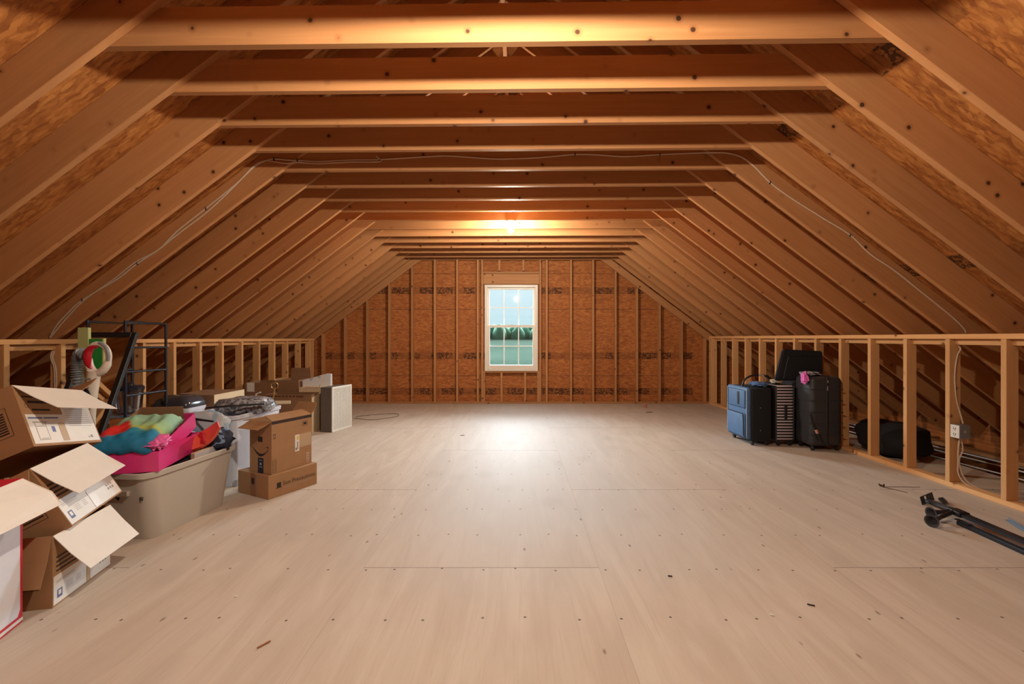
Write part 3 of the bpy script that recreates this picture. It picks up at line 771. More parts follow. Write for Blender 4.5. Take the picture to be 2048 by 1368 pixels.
# red carton at the left edge of the view
M = basis((-2.083, 1.892, .0005), (.31, -.95, 0), (0, 0, 1))
c = thing('carton', 'tall red carton with a white paper sheet, at the left edge beside the stack', 'box', M)
bm = B(); t_ = .005; L_, W_, H_ = .46, .34, .60
add_box(bm, (0, -W_, 0), (L_, 0, t_)); add_box(bm, (0, -W_, t_), (L_, -W_+t_, H_)); add_box(bm, (0, -t_, t_), (L_, 0, H_))
add_box(bm, (0, -W_+t_, t_), (t_, -t_, H_)); add_box(bm, (L_-t_, -W_+t_, t_), (L_, -t_, H_))
m = link('box_body', bm, REDB); m.parent = c
bm = B(); add_quad(bm, [(.016, .0012, .06), (.03, .0012, .035), (L_-.02, .0012, .035), (L_-.02, .0012, H_-.02), (.016, .0012, H_-.02)])
m = link('paper_sheet', bm, mat_plain('sheet_white', (216, 220, 232), .4, var=.05)); m.parent = c
bm = B(); add_quad(bm, [(.0, .0008, .008), (L_, .0008, .008), (L_, .0008, .022), (.0, .0008, .022)])
m = link('printed_mark', bm, PAPER); m.parent = c
bm = B(); add_prism(bm, [(.004, 0, H_), (L_, 0, H_), (L_, .115, H_-.12), (-.006, .125, H_-.125), (-.012, .09, H_-.07)], (0, .0028, .0025))
m = link('flap', bm, LINER); m.parent = c
bm = B(); add_prism(bm, [(0, -.004, H_), (0, -W_+.004, H_), (.13, -W_+.03, H_-.05), (.13, -.03, H_-.05)], (.001, 0, .003))
m = link('flap', bm, REDB); m.parent = c

# ------------------------------------------------------------------ storage tote and its contents
def tub(bm, w0, d0, w1, d1, h, r, t=.004, lip=.02, n=5, wall_end=None):
    def rg(w, d, z, rr=r): return [(x, y, z) for x, y in rrect(w, d, rr, n)]
    rings = [rg(w0, d0, 0), rg(w0+(w1-w0)*.9, d0+(d1-d0)*.9, h-.035), rg(w1+lip, d1+lip, h-.033, r+lip/2), rg(w1+lip*1.4, d1+lip*1.4, h-.004, r+lip*.7), rg(w1+lip, d1+lip, h, r+lip/2),
             rg(w1-.002, d1-.002, h-.002), rg(w0-2*t, d0-2*t, t, r*.9)]
    add_loft(bm, rings)
o = thing('storage_tote', 'large beige plastic tote on the floor, full of things, beside the stacked boxes', 'storage tote', frame((-2.335, 2.975, .0008), -5))
bm = B(); tub(bm, .41, .60, .47, .74, .41, .075); m = link('tote_body', bm, TOTE, None, None, 35); m.parent = o
bm = B(); add_prism(bm, [(-.11, -.349, .30), (.11, -.349, .30), (.10, -.340, .27), (-.10, -.340, .27)], (0, -.022, .004)); m = link('handle_grip', bm, TOTE); m.parent = o
bm = B(); 
for i in range(4): add_box(bm, (.165+.006*i, -.345, .245), (.168+.006*i, -.3435, .258))
add_box(bm, (.165, -.345, .262), (.19, -.3435, .265)); m = link('printed_mark', bm, INK); m.parent = o
# magenta box with lid
M = up_u((-2.10, 2.63, .412), 105)
PINKM = mat_plain('pink_box', (214, 56, 130), .3, var=.05)
pb = thing('gift_box', 'bright pink open box with its lid raised, on the beige tote', 'box', M)
bm = B(); L_, W_, H_ = .56, .33, .118; t_ = .004
add_box(bm, (0, 0, 0), (L_, W_, t_)); add_box(bm, (0, 0, t_), (L_, t_, H_)); add_box(bm, (0, W_-t_, t_), (L_, W_, H_)); add_box(bm, (0, t_, t_), (t_, W_-t_, H_)); add_box(bm, (L_-t_, t_, t_), (L_, W_-t_, H_))
m = link('box_body', bm, PINKM); m.parent = pb
trM = Matrix.Translation((.09, .006, .045)) @ Matrix.Rotation(math.radians(-15), 4, 'Y')
bm = B(); tl, tw, th = .45, .318, .105
add_box(bm, (0, 0, 0), (tl, tw, .004)); add_box(bm, (0, 0, .004), (tl, .004, th)); add_box(bm, (0, tw-.004, .004), (tl, tw, th)); add_box(bm, (tl-.004, .004, .004), (tl, tw-.004, th)); add_box(bm, (0, .004, .004), (.004, tw-.004, .03))
m = link('box_lid', bm, PINKM); m.parent = pb; m.matrix_local = trM
bm = B(); add_box(bm, (tl-.012, .06, .03), (tl-.007, tw-.006, th+.055)); add_box(bm, (.10, tw-.012, .03), (tl-.012, tw-.007, th+.05))
m = link('box_insert', bm, CARD2); m.parent = pb; m.matrix_local = trM
# tie-dye cloth
o = thing('folded_shirt', 'folded tie-dye shirts in blue, red and mint green lying in the pink box', 'clothing', M @ Matrix.Translation((.0, .045, .118)) @ Matrix.Rotation(math.radians(-15), 4, 'Y'))
bm = B(); nx, ny = 40, 26; V = []
for i in range(nx+1):
    row = []
    for j in range(ny+1):
        x = .44*i/nx; y = .33*j/ny
        ex = min(i, nx-i)/nx; ey = min(j, ny-j)/ny
        z = .075*min(1, (min(ex, ey)*7))**.5 + .020*noise.noise(Vector((x*7, y*16, 2))) + .012*noise.noise(Vector((x*22, y*30, 5)))
        row.append(bm.verts.new((x-.01+.012*noise.noise(Vector((y*9, 1, 1))), y-.01+.012*noise.noise(Vector((x*9, 4, 1))), z)))
    V.append(row)
for i in range(nx):
    for j in range(ny): bm.faces.new((V[i][j], V[i+1][j], V[i+1][j+1], V[i][j+1]))
m = link('cloth_body', bm, TIEDYE, None, None, 80); m.parent = o
md = m.modifiers.new('thick', 'SOLIDIFY'); md.thickness = .012; md.offset = -1
bm = B(); blob(bm, (.15, .11, .05), .5, 5, 3, .8); m = link('pink_ruffle', bm, PINK, None, None, 80); m.parent = o; m.location = (.08, -.005, -.01)
# flat boxes in the tote
c = carton('frame_box', 'flat white and tan box standing in the beige tote beside the pink box', frame((-2.15, 2.99, .36), 83, 4, -3), .33, .03, .065, [], CARDL, closed=True)
deco(c, 'y0', [(.0, .0, .33, .065)], mat_plain('box_side_white', (204, 202, 204), .5, var=.04), 'printed_side')
o = thing('folded_cloth', 'navy cloth with pale streaks bundled at the far end of the beige tote', 'clothing', frame((-2.16, 3.22, .37), 0, 0, 0))
bm = B(); blob(bm, (.20, .16, .17), .35, 3, 5, .8); m = link('cloth_body', bm, NAVYS, None, None, 80); m.parent = o
o = thing('sandal', 'orange curved sandal sole sticking up from the beige tote', 'shoe', frame((-2.30, 3.07, .425), 16, 62, -26))
bm = B(); pts = []
secs = []
for i in range(15):
    s = i/14; x = .31*s; wdt = .022+.055*math.sin(PI*min(1, .06+s*.9))**.7; z = .075*(s-.35)**2*3
    secs.append([(x, -wdt/1.4, z), (x, -wdt/1.6, z+.022), (x, wdt/1.6, z+.022), (x, wdt/1.4, z)])
add_loft(bm, secs); m = link('sole', bm, ORANGE, None, None, 60); m.parent = o
bm = B(); add_tube(bm, [(.16, -.045, .02), (.17, -.03, .055), (.19, 0, .065), (.17, .03, .055), (.16, .045, .02)], .008, 6); m = link('strap', bm, REDB, None, None, 60); m.parent = o
o = thing('plastic_bag', 'crumpled grey plastic bag in the beige tote behind the pink box', 'bag', frame((-2.43, 3.20, .36), 10))
bm = B(); blob(bm, (.20, .18, .16), .4, 3, 9, .7); m = link('bag_body', bm, mat_plain('grey_film', (162, 168, 178), .25, var=.15, scale=10), None, None, 80); m.parent = o
o = thing('dark_bag', 'dark cloth bag filling the beige tote beneath the pink box', 'bag', frame((-2.34, 2.90, .20), 0))
bm = B(); blob(bm, (.36, .52, .19), .2, 3, 2, .55); m = link('bag_body', bm, BLKF, None, None, 80); m.parent = o

# ------------------------------------------------------------------ white bin behind
o = thing('storage_bin', 'tall white plastic bin behind the smile box and the beige tote', 'storage bin', frame((-2.43, 3.87, .0008), -6))
bm = B(); tub(bm, .40, .50, .45, .58, .575, .03, lip=.016); m = link('bin_body', bm, BINW, None, None, 35); m.parent = o
o = thing('pillow', 'dark pillow wrapped in clear plastic on top of the white bin', 'pillow', frame((-2.335, 3.86, .53), 10, 0, 0))
bm = B(); blob(bm, (.44, .34, .15), .16, 3, 4, .75); m = link('pillow_body', bm, WRAP, None, None, 80); m.parent = o
o = thing('plastic_bag', 'pale blue patterned bag hanging over the front of the white bin', 'bag', frame((-2.44, 3.50, .36), 4))
bm = B(); blob(bm, (.36, .10, .24), .22, 3, 6, .6); m = link('bag_body', bm, BLUEC, None, None, 80); m.parent = o
def hanger(label, M):
    o = thing('clothes_hanger', label, 'hanger', M, 'black hangers on the white bin')
    bm = B(); add_tube(bm, [(-.2, 0, 0), (-.02, 0, .085), (.02, 0, .085), (.2, 0, 0), (-.2, 0, 0)], .0065, 6); m = link('hanger_bar', bm, BLK, None, None, 50); m.parent = o
    bm = B(); add_tube(bm, [(0, 0, .085), (0, 0, .12)]+[(.022*math.sin(a)*1, 0, .142-.022*math.cos(a)) for a in [i*.45 for i in range(1, 10)]], .003, 6); m = link('hook', bm, CHROME, None, None, 50); m.parent = o
hanger('black hanger lying across the front of the white bin, lower one', frame((-2.43, 3.42, .575), -28, 78, 0))
hanger('black hanger lying on the plastic wrapped pillow, upper one', frame((-2.27, 3.62, .645), 32, 78, 0))
o = thing('skirt_hanger', 'hanger with a round brass ring standing behind the wrapped pillow', 'hanger', frame((-2.31, 4.23, .60), 10))
bm = B(); add_tube(bm, [(.03*math.cos(a)+.02, 0, .145+.03*math.sin(a)) for a in [2*PI*i/18 for i in range(18)]], .004, 6, True); add_tube(bm, [(.02, 0, .115), (.015, 0, .06), (.0, 0, 0)], .006, 6); m = link('ring_hook', bm, BRASS, None, None, 50); m.parent = o
bm = B(); add_box(bm, (-.16, -.008, -.03), (.16, .008, .0), .004); m = link('hanger_bar', bm, CARDL); m.parent = o
bm = B(); add_tube(bm, [(-.14, 0, 0), (-.14, 0, .07), (-.10, 0, .085)], .006, 6); m = link('clip', bm, WHITEP, None, None, 50); m.parent = o

# ------------------------------------------------------------------ back row on the left
o = thing('lidded_bin', 'white bin with a dark domed lid beside the metal rack', 'bin', frame((-3.22, 4.29, .0008), 0))
bm = B(); tub(bm, .27, .22, .33, .28, .54, .05, lip=.012); m = link('bin_body', bm, BINW, None, None, 35); m.parent = o
bm = B(); add_loft(bm, [[(x, y, z) for x, y in rrect(w_, d_, r_, 5)] for w_, d_, r_, z in ((.345, .295, .055, .541), (.345, .295, .055, .575), (.31, .26, .06, .615), (.22, .17, .06, .645), (.1, .06, .02, .652))]); m = link('bin_lid', bm, mat_plain('lid_dark', (66, 66, 74), .15), None, None, 40); m.parent = o
c = carton('carton', 'large closed brown carton with its lit side coloured paler, behind the white bin and dark-lidded bin', frame((-3.005, 4.45, .0005), 90), .49, .42, .628, [], CARD2, closed=True)
deco(c, 'y0', [(0, 0, .49, .628)], CARDL, 'box_side')  # paler card colour carries the light on this side; body keeps the shaded tone
c = carton('carton', 'brown carton with a small white sticker, in front of the cream panel box', frame((-3.17, 5.64, .0005), 0), .58, .27, .482, [('y0', 12, .0001)], CARD2, closed=False)
deco(c, 'y0', [(.465, .33, .535, .372)], mat_plain('sticker', (206, 196, 186), .5), 'label')
deco(c, 'y0', [(.47, .34, .50, .352)], INKG, 'printed_mark', .0013)
deco(c, 'y0', [(.03+.045*i, .45, .06+.045*i, .468) for i in range(8)]+[(.39, .448, .48, .468)], mat_plain('ink_brown', (92, 54, 44), .7))
bm = B(); add_quad(bm, [(.5808, .01, 0), (.5808, .26, 0), (.5808, .26, .48), (.5808, .01, .44)]); m = link('box_side', bm, CREAM); m.parent = c
c = carton('panel_box', 'cream coloured box with a notched top edge, between brown carton and grille unit', frame((-2.91, 5.97, .0005), 0), .44, .30, .535, [], CREAM, closed=True)
bm = B()
for i in range(11): add_box(bm, (.09+.03*i, -.004, .535), (.108+.03*i, .012, .55))
m = link('notched_edge', bm, CREAM); m.parent = c
c = carton('carton', 'brown open box with its lid flap up, at the back behind the stickered carton', frame((-3.20, 5.975, .0005), 0), .285, .36, .632, [('y1', -2, .14, CARD2)], CARD2)
c = carton('carton', 'brown and cream carton beside the left stud wall behind the brass ring', frame((-3.62, 5.96, .0005), 0), .40, .36, .60, [('x1', -10, .05, CARD)], CARD2)
bm = B(); add_quad(bm, [(.03, -.001, .48), (.13, -.001, .48), (.13, -.001, .598), (.03, -.001, .598)]); m = link('label', bm, PAPER); m.parent = c
o = thing('foam_board', 'white foam block with grey spots and a slanted top on the cream box', 'foam block', frame((-2.88, 6.02, .5355), 6))
bm = B(); add_prism(bm, [(0, 0, 0), (.36, 0, 0), (.36, 0, .17), (.30, 0, .175), (0, 0, .09)], (0, .07, 0)); m = link('foam_body', bm, GEO); m.parent = o
# grille unit
M = up_u((-2.352, 5.676, .0008), 75)
o = thing('grille_unit', 'boxy air unit with a white perforated grille facing the room', 'air unit', M)
bm = B(); add_box(bm, (.0, .004, 0), (.40, .165, .565), .006); m = link('housing', bm, GRILLED); m.parent = o
bm = B(); add_box(bm, (.015, .0025, .02), (.385, .0038, .55)); m = link('grille_shade_sheet', bm, BLK); m.parent = o  # black sheet stands in for the shade inside the unit
bm = B()
n_, r_ = 14, 34; x0, x1, z0, z1 = .02, .38, .03, .545
for fr in ((0, 0, .40, .022), (0, .548, .40, .57), (0, .022, .018, .548), (.382, .022, .40, .548)): add_box(bm, (fr[0], -.012, fr[1]), (fr[2], .0035, fr[3]), .002)
for i in range(n_): 
    x = .018+(.364)*(i+.5)/n_; add_box(bm, (x-.0055, -.008, .02), (x+.0055, .002, .55))
for i in range(r_):
    z = .022+.526*(i+.5)/r_; add_box(bm, (.017, -.0072, z-.0027), (.383, .0015, z+.0027))
m = link('grille', bm, GRILLE); m.parent = o
bm = B(); add_lathe(bm, [(0, 0), (.006, 0), (.006, .003), (0, .003)], 10, Matrix.Translation((-.0005, .085, .27)) @ Matrix.Rotation(-PI/2, 4, 'Y')); m = link('screw', bm, CHROME); m.parent = o
bm = B(); add_tube(bm, smooth([G(700, 838)+Vector((.05, .05, .004)), G(745, 840)+Vector((0, 0, .004)), G(790, 834)+Vector((0, 0, .004)), G(797, 829)+Vector((0, 0, .004)), G(780, 828)+Vector((0, 0, .004)), G(735, 831)+Vector((0, 0, .004)), G(712, 834)+Vector((0, 0, .004))]), .003, 6)
tag(link('power_cord', bm, BLK, None, None, 50), 'thin dark cord looped on the floor beside the grille unit', 'cord')

# ------------------------------------------------------------------ metal rack, mirror, steam mop
o = thing('metal_rack', 'dark metal rack with ladder sides beside the leaning mirror', 'rack', Matrix.Translation((-3.33, 3.86, 0)))
XA, XB, YA, YZ = -3.185, -3.49, 3.65, 4.07
for x, y, nm in ((XA, YA, 0), (XA, YZ, 0), (XB, YA, 0), (XB, YZ, 0)):
    bm = B(); add_tube(bm, [(x, y, .001), (x, y, 1.335 if y == YA else 1.325)], .011, 8); link('post', bm, STEEL, o, None, 50)
for x in (XA, XB):
    for z in (1.325, 1.115, .915, .722, .545, .35, .16):
        bm = B(); add_tube(bm, [(x, YA, z), (x, YZ, z-.006)], .009, 8); link('rung', bm, STEEL, o, None, 50)
for z in (1.318, .545, .16):
    bm = B(); add_box(bm, (XB, YA, z-.006), (XA, YZ, z), .001); link('shelf', bm, mat_plain('shelf_mesh_grey', (96, 100, 108), .4, .5) if z > 1 else GREYM, o)
for c in o.children: c.matrix_parent_inverse = o.matrix_world.inverted()
o = thing('glass_canister', 'clear glass canister with a dark lid on the metal rack', 'canister', Matrix.Translation((-3.335, 3.86, .5455)))
bm = B(); add_lathe(bm, [(0, .001), (.07, .001), (.082, .02), (.098, .17), (.10, .20), (.094, .20), (.076, .02), (.06, .012), (0, .012)], 28); m = link('glass_body', bm, GLASSJ, None, None, 40); m.parent = o
bm = B(); add_lathe(bm, [(0, .2005), (.104, .2005), (.105, .225), (.09, .24), (.05, .245), (.03, .25), (.03, .265), (0, .27)], 28); m = link('lid', bm, mat_plain('lid_smoke', (40, 40, 50), .15), None, None, 40); m.parent = o
# mirror
mz = 1.336; lean = math.degrees(math.atan2(.50, 1.235))
M = Matrix.Translation((-3.455, 3.093, .001)) @ Matrix.Rotation(-math.radians(lean), 4, 'X')
o = thing('standing_mirror', 'tall black framed mirror leaning back against the metal rack', 'mirror', M)
bm = B(); wM = .41; fw = .042
for lo, hi in (((0, 0, 0), (fw, .028, mz)), ((wM-fw, 0, 0), (wM, .028, mz)), ((fw, 0, 0), (wM-fw, .028, fw)), ((fw, 0, mz-fw), (wM-fw, .028, mz))): add_box(bm, lo, hi, .003)
m = link('mirror_frame', bm, BLK); m.parent = o
bm = B(); add_box(bm, (fw-.004, .010, fw-.004), (wM-fw+.004, .014, mz-fw+.004)); m = link('mirror_glass', bm, MIRROR); m.parent = o
# pale green carton in front
c = thing('slim_carton', 'tall slim pale green carton before the mirror, with an added panel as its green reflection', 'box', frame((-2.818, 2.95, .0005), 0))
bm = B(); add_box(bm, (-.07, 0, 0), (0, .022, 1.26), .002); m = link('box_body', bm, PGREEN); m.parent = c
bm = B(); add_box(bm, (.0006, .004, .97), (.088, .02, 1.186), .002); m = link('reflection_panel', bm, GREEN); m.parent = c  # panel added in place of the carton's green reflection in the mirror
bm = B(); add_box(bm, (.0886, .002, .97), (.10, .022, 1.188), .002); m = link('reflection_edge', bm, PGREEN); m.parent = c

# steam mop
YM = 2.80
o = thing('steam_cleaner', 'white upright steam cleaner with a red lined loop handle and ribbed hose', 'steam cleaner', Matrix.Translation((P(183, 700, YM).x, YM, .001)))
def Q(px, py, dy=0): return P(px, py, YM+dy)
loop = []
for i in range(24):
    a = 2*PI*i/24; ca, sa = math.cos(a), math.sin(a)
    ex, ez = .066*ca*(1+.12*sa), .092*sa; rr = math.radians(-14)
    ctr = Q(196, 717)
    loop.append(ctr+Vector((ex*math.cos(rr)-ez*math.sin(rr)*.6, 0, ez*math.cos(rr)+ex*math.sin(rr))))
bm = B(); add_tube(bm, loop, [.017+.006*(math.sin(2*PI*i/24) < 0) for i in range(24)], 10, True); link('loop_handle', bm, WHITEP, o, None, 60)
inn = [(p-Q(196, 717))*.80+Q(196, 717)+Vector((-.004, -.012, 0)) for p in loop[6:18]]
bm = B(); add_tube(bm, inn, [.006+.016*math.sin(PI*i/11) for i in range(12)], 10); link('red_grip', bm, RED, o, None, 60)
tr = [(p-Q(196, 717))*1.08+Q(196, 717)+Vector((.002, -.010, .002)) for p in loop[0:7]]
bm = B(); add_tube(bm, tr, .010, 8); link('grey_trim', bm, GREYF, o, None, 60)
bm = B(); add_tube(bm, [Q(190, 742), Q(187, 752), Q(185, 768), Q(183, 790), Q(180, 835), Vector((Q(180, 835).x, YM, .16))], [.040, .034, .033, .030, .027, .024], 14); link('body_tube', bm, WHITEP, o, None, 50)
bm = B(); add_box(bm, Q(186, 757)-Vector((.018, .036, .006)), Q(186, 757)+Vector((.018, -.030, .006)), .002); link('badge', bm, GREYF, o)
bm = B(); add_box(bm, (Q(180, 835).x-.15, YM-.06, .0015), (Q(180, 835).x+.07, YM+.05, .05), .012, 2); add_tube(bm, [Vector((Q(180, 835).x, YM, .16)), Vector((Q(180, 835).x, YM, .045))], .02, 10); link('floor_head', bm, WHITEP, o, None, 50)
hs = [Q(155, 855, .02), Q(155, 775, .02), Q(154, 740, .02), Q(156, 716, .02), Q(163, 706, .01), Q(172, 712, 0)]
hp = smooth(hs, 28); bm = B(); add_tube(bm, hp, [.026+.007*math.sin(i*1.35) if True else 0 for i in range(len(hp))], 14); link('ribbed_hose', bm, GREYF, o, None, 60)
bm = B()
for i in range(3): add_tube(bm, smooth([Q(166+i*3, 860, -.05), Q(172+i*4, 800, -.05), Q(170+i*3, 782, -.05), Q(162+i, 778, -.05), Q(156, 800, -.05), Q(154, 860, -.05)]), .005, 6)
link('power_cord', bm, BLK, o, None, 50)
for c in o.children: c.matrix_parent_inverse = o.matrix_world.inverted()

# ------------------------------------------------------------------ suitcases
def wheel(parent, x, y, r=.025):
    bm = B(); add_lathe(bm, [(0, -.011), (r*.8, -.011), (r, -.007), (r, .007), (r*.8, .011), (0, .011)], 16, Matrix.Translation((x, y, r+.0005)) @ Matrix.Rotation(PI/2, 4, 'Y'))
    m = link('wheel', bm, BLK, None, None, 40); m.parent = parent
    return m
# blue
o = thing('suitcase', 'blue soft suitcase with black sides, leftmost of the luggage', 'suitcase', frame((2.545, 4.965, 0), 2))
W_, D_, Z0, Z1 = .265, .46, .045, .635
bm = B(); add_box(bm, (.03, 0, Z0), (W_, D_, Z1), .02, 3); m = link('case_body', bm, BLKF, None, None, 40); m.parent = o
bm = B(); add_box(bm, (-.008, .012, Z0+.02), (.04, D_-.012, Z1+.005), .018, 3); m = link('front_panel', bm, BLUEF, None, None, 40); m.parent = o
bm = B(); add_box(bm, (-.03, .04, Z0+.035), (0, D_-.04, Z0+.30), .02, 3); m = link('lower_pocket', bm, BLUEF, None, None, 40); m.parent = o
bm = B(); add_box(bm, (-.02, .05, Z0+.36), (0, D_-.05, Z1-.03), .016, 3); up_ = m = link('upper_pocket', bm, BLUEF, None, None, 40); m.parent = o
bm = B(); add_tube(bm, [(-.012, .02, Z0+.05), (-.012, .02, Z1-.02), (-.012, D_-.02, Z1-.02), (-.012, D_-.02, Z0+.05)], .004, 6); m = link('piping', bm, mat_plain('piping_light', (170, 188, 208), .5), None, None, 40); m.parent = o
bm = B(); add_tube(bm, smooth([Vector((-.033, .05, Z0+.06)), Vector((-.033, .06, Z0+.27)), Vector((-.033, .10, Z0+.30)), Vector((-.033, D_-.06, Z0+.30))]), .004, 6)
add_box(bm, (-.026, .16, Z1-.20), (-.019, .20, Z1-.05), .004, 1, Matrix.Rotation(0, 4, 'X')); m = link('zip', bm, BLK, None, None, 40); m.parent = up_
bm = B(); 
for zz in (.17, .42): add_lathe(bm, [(0, 0), (.005, 0), (.005, .003), (0, .003)], 8, Matrix.Translation((.13, -.0005, zz)) @ Matrix.Rotation(PI/2, 4, 'X'))
m = link('rivet', bm, CHROME); m.parent = o
for x, y in ((.06, .04), (.22, .04), (.06, D_-.04), (.22, D_-.04)): wheel(o, x, y, .03)
bm = B(); add_tube(bm, [(.235, .10, Z1-.05), (.235, .10, Z1+.13), (.235, .13, Z1+.135), (.235, .20, Z1+.135)], .008, 8); m = link('pull_handle', bm, CHROME, None, None, 40); m.parent = o
bm = B(); add_tube(bm, smooth([Vector((.06, .25, Z1-.01)), Vector((.09, .25, Z1+.07)), Vector((.16, .25, Z1+.115)), Vector((.25, .25, Z1+.13)), Vector((.34, .25, Z1+.115)), Vector((.42, .25, Z1+.06)), Vector((.45, .25, Z1+.055))]), .011, 8); m = link('carry_strap', bm, BLK, None, None, 50); m.parent = o
# striped
o = thing('suitcase', 'narrow black and white striped suitcase between the blue and the charcoal one', 'suitcase', frame((2.838, 4.955, 0), 0))
bm = B(); add_box(bm, (0, 0, .05), (.205, .44, .672), .03, 3); m = link('case_body', bm, STRIPE, None, None, 40); m.parent = o
bm = B()
for x in (-.003, .193): add_box(bm, (x, -.004, .06), (x+.016, .445, .665), .006)
m = link('edge_trim', bm, BLK); m.parent = o
bm = B(); add_box(bm, (.09, -.02, .30), (.118, -.001, .46), .008, 2); m = link('side_handle', bm, BLK); m.parent = o
for x, y in ((.04, .03), (.165, .03), (.04, .41), (.165, .41)): wheel(o, x, y, .027)
# charcoal hard shell
o = thing('suitcase', 'charcoal ribbed hard-shell suitcase, rightmost of the luggage', 'suitcase', frame((3.075, 4.72, 0), 0))
bm = B(); add_box(bm, (0, 0, .05), (.335, .29, .785), .05, 5); m = link('shell', bm, SHELL, None, None, 40); m.parent = o
bm = B()
for z in (.17, .29, .41, .53, .65):
    add_box(bm, (-.003, -.004, z-.004), (.14, .29, z+.004), .003); add_box(bm, (.20, -.004, z-.004), (.338, .29, z+.004), .003)
m = link('shell_rib', bm, SHELL); m.parent = o
bm = B(); add_box(bm, (.158, -.007, .055), (.186, .297, .79), .006); zb = m = link('zip_band', bm, BLK); m.parent = o
bm = B(); add_box(bm, (.166, -.012, .72), (.178, -.006, .75), .002); add_box(bm, (.164, -.012, .64), (.174, -.006, .69), .002); m = link('zip_pull', bm, CHROME); m.parent = zb
for x, y in ((.04, .045), (.295, .045), (.04, .245), (.295, .245)): wheel(o, x, y, .027)
bm = B(); add_tube(bm, [(-.03, -.03, .40), (.0, -.035, .28), (.03, -.03, .235)], .012, 8); add_tube(bm, [(.045, -.03, .20), (.075, -.03, .14), (.095, -.03, .11)], .016, 8); lt = m = link('luggage_tag', bm, BLK, None, None, 40); m.parent = o
bm = B(); add_tube(bm, [(.028, -.03, .238), (.046, -.03, .198)], .014, 8); m = link('tag_band', bm, mat_plain('tag_pink', (210, 160, 140), .5), None, None, 40); m.parent = lt
# black open case behind
o = thing('suitcase', 'black open suitcase with its lid standing up behind the others', 'suitcase', frame((3.085, 5.03, 0), 0))
bm = B(); add_box(bm, (0, 0, .03), (.34, .26, .70), .03, 3); m = link('case_body', bm, BLKF, None, None, 40); m.parent = o
bm = B(); add_prism(bm, [(-.205, .0, .715), (.325, .0, .715), (.325, .0, 1.045), (-.115, .0, 1.066)], (0, .05, 0))
bmesh.ops.bevel(bm, geom=bm.edges[:], offset=.012, segments=2, affect='EDGES'); ol = m = link('open_lid', bm, BLKF, None, None, 40); m.parent = o
bm = B(); add_tube(bm, smooth([Vector((-.12, -.004, .74)), Vector((-.07, -.004, .95)), Vector((-.02, -.004, .99)), Vector((.28, -.004, .99))]), .006, 6); m = link('lid_seam', bm, BLK, None, None, 50); m.parent = ol
# clothes on the cases
def clothes(name, label, M, size, mat, seed, amp=.4):
    o = thing(name, label, 'clothing', M); bm = B(); blob(bm, size, amp, 3.4, seed, .8); m = link('cloth_body', bm, mat, None, None, 80); m.parent = o; return o
clothes('crumpled_cloth', 'bright pink cloth tucked between the luggage tops', frame((3.045, 4.78, .69), 0), (.045, .07, .105), HOT, 3, .9)
clothes('crumpled_cloth', 'dark printed cloth lying on top of the charcoal suitcase', frame((3.16, 4.87, .782), 10), (.20, .16, .045), BW, 5)
clothes('crumpled_cloth', 'blue denim cloth lying on top of the blue suitcase', frame((2.74, 5.13, .636), 6), (.16, .22, .05), DENIM, 6)
clothes('crumpled_cloth', 'pale cream cloth lying on top of the striped suitcase', frame((2.93, 5.12, .672), -14), (.10, .14, .045), mat_plain('cream_cloth', (196, 186, 164), .8), 7)
# black bag behind the wall
o = thing('duffel_bag', 'black rounded bag behind the right stud wall next to the luggage', 'bag', frame((3.84, 4.62, .0008), -8))
bm = B(); blob(bm, (.50, .62, .32), .12, 2.5, 8, .6); m = link('bag_body', bm, BLKF, None, None, 60); m.parent = o
bm = B(); add_tube(bm, smooth([Vector((-.20, -.18, .20)), Vector((-.26, -.16, .29)), Vector((-.22, 0, .345)), Vector((-.2, .16, .30))]), .011, 8); m = link('strap', bm, BLK, None, None, 50); m.parent = o

# ------------------------------------------------------------------ black folding bars on the floor at right
A0 = G(1925, 1026, .06); A1 = G(2048, 1078, .06); dirv = (A1-A0); dirv.z = 0; dirv.normalize()
o = thing('folding_bar', 'black metal bars with cup shaped feet lying on the floor at right', 'folding bars', basis((A0.x, A0.y, 0), dirv, (0, 0, 1)))
def lp(name, fn, mat=BLK, sm=40):
    bm = B(); fn(bm); m = link(name, bm, mat, None, None, sm); m.parent = o; return m
def upper(bm):
    add_box(bm, (-.02, -.026, .052), (1.0, .026, .058), .001); add_box(bm, (-.02, -.026, .040), (1.0, -.022, .056), .001); add_box(bm, (-.02, .022, .040), (1.0, .026, .056), .001)
lp('upper_bar', upper, mat_plain('bar_black', (40, 44, 52), .4, .3))
def lower(bm):
    add_box(bm, (.04, -.075, .001), (1.0, -.035, .026), .004); add_box(bm, (.02, -.07, .027), (.12, -.04, .031), .001)
lp('lower_bar', lower, mat_plain('bar_black_low', (36, 40, 50), .45, .3))
lp('clamp_block', lambda bm: add_box(bm, (-.08, -.035, .032), (.02, .035, .068), .010, 2))
Wi = o.matrix_world.inverted() if False else basis((A0.x, A0.y, 0), dirv, (0, 0, 1)).inverted()
def L3(p): return Wi @ Vector(p)
joint = L3(G(1914, 1020, .055))
CUPM = mat_plain('cup_rubber', (54, 54, 60), .5)
for ctr, nm in ((P(1864, 1042, 2.835), 'near'), (P(1863, 1026, 2.955), 'far')):
    c0 = L3(ctr); ax = (c0-joint).normalized(); q_ = Vector((0, 0, 1)).rotation_difference(ax)
    bm = B(); add_lathe(bm, [(0, -.10), (.012, -.10), (.013, -.07), (.017, -.035), (.026, -.012), (.038, .0), (.039, .005), (.030, .004), (.020, -.012), (.012, -.03), (0, -.032)], 24)
    m = link('foot_cup', bm, CUPM, None, Matrix.Translation(c0) @ q_.to_matrix().to_4x4(), 50); m.parent = o
    bm = B(); add_tube(bm, [c0-ax*.095, joint], [.012, .014], 8); m = link('foot_arm', bm, BLK, None, None, 40); m.parent = o
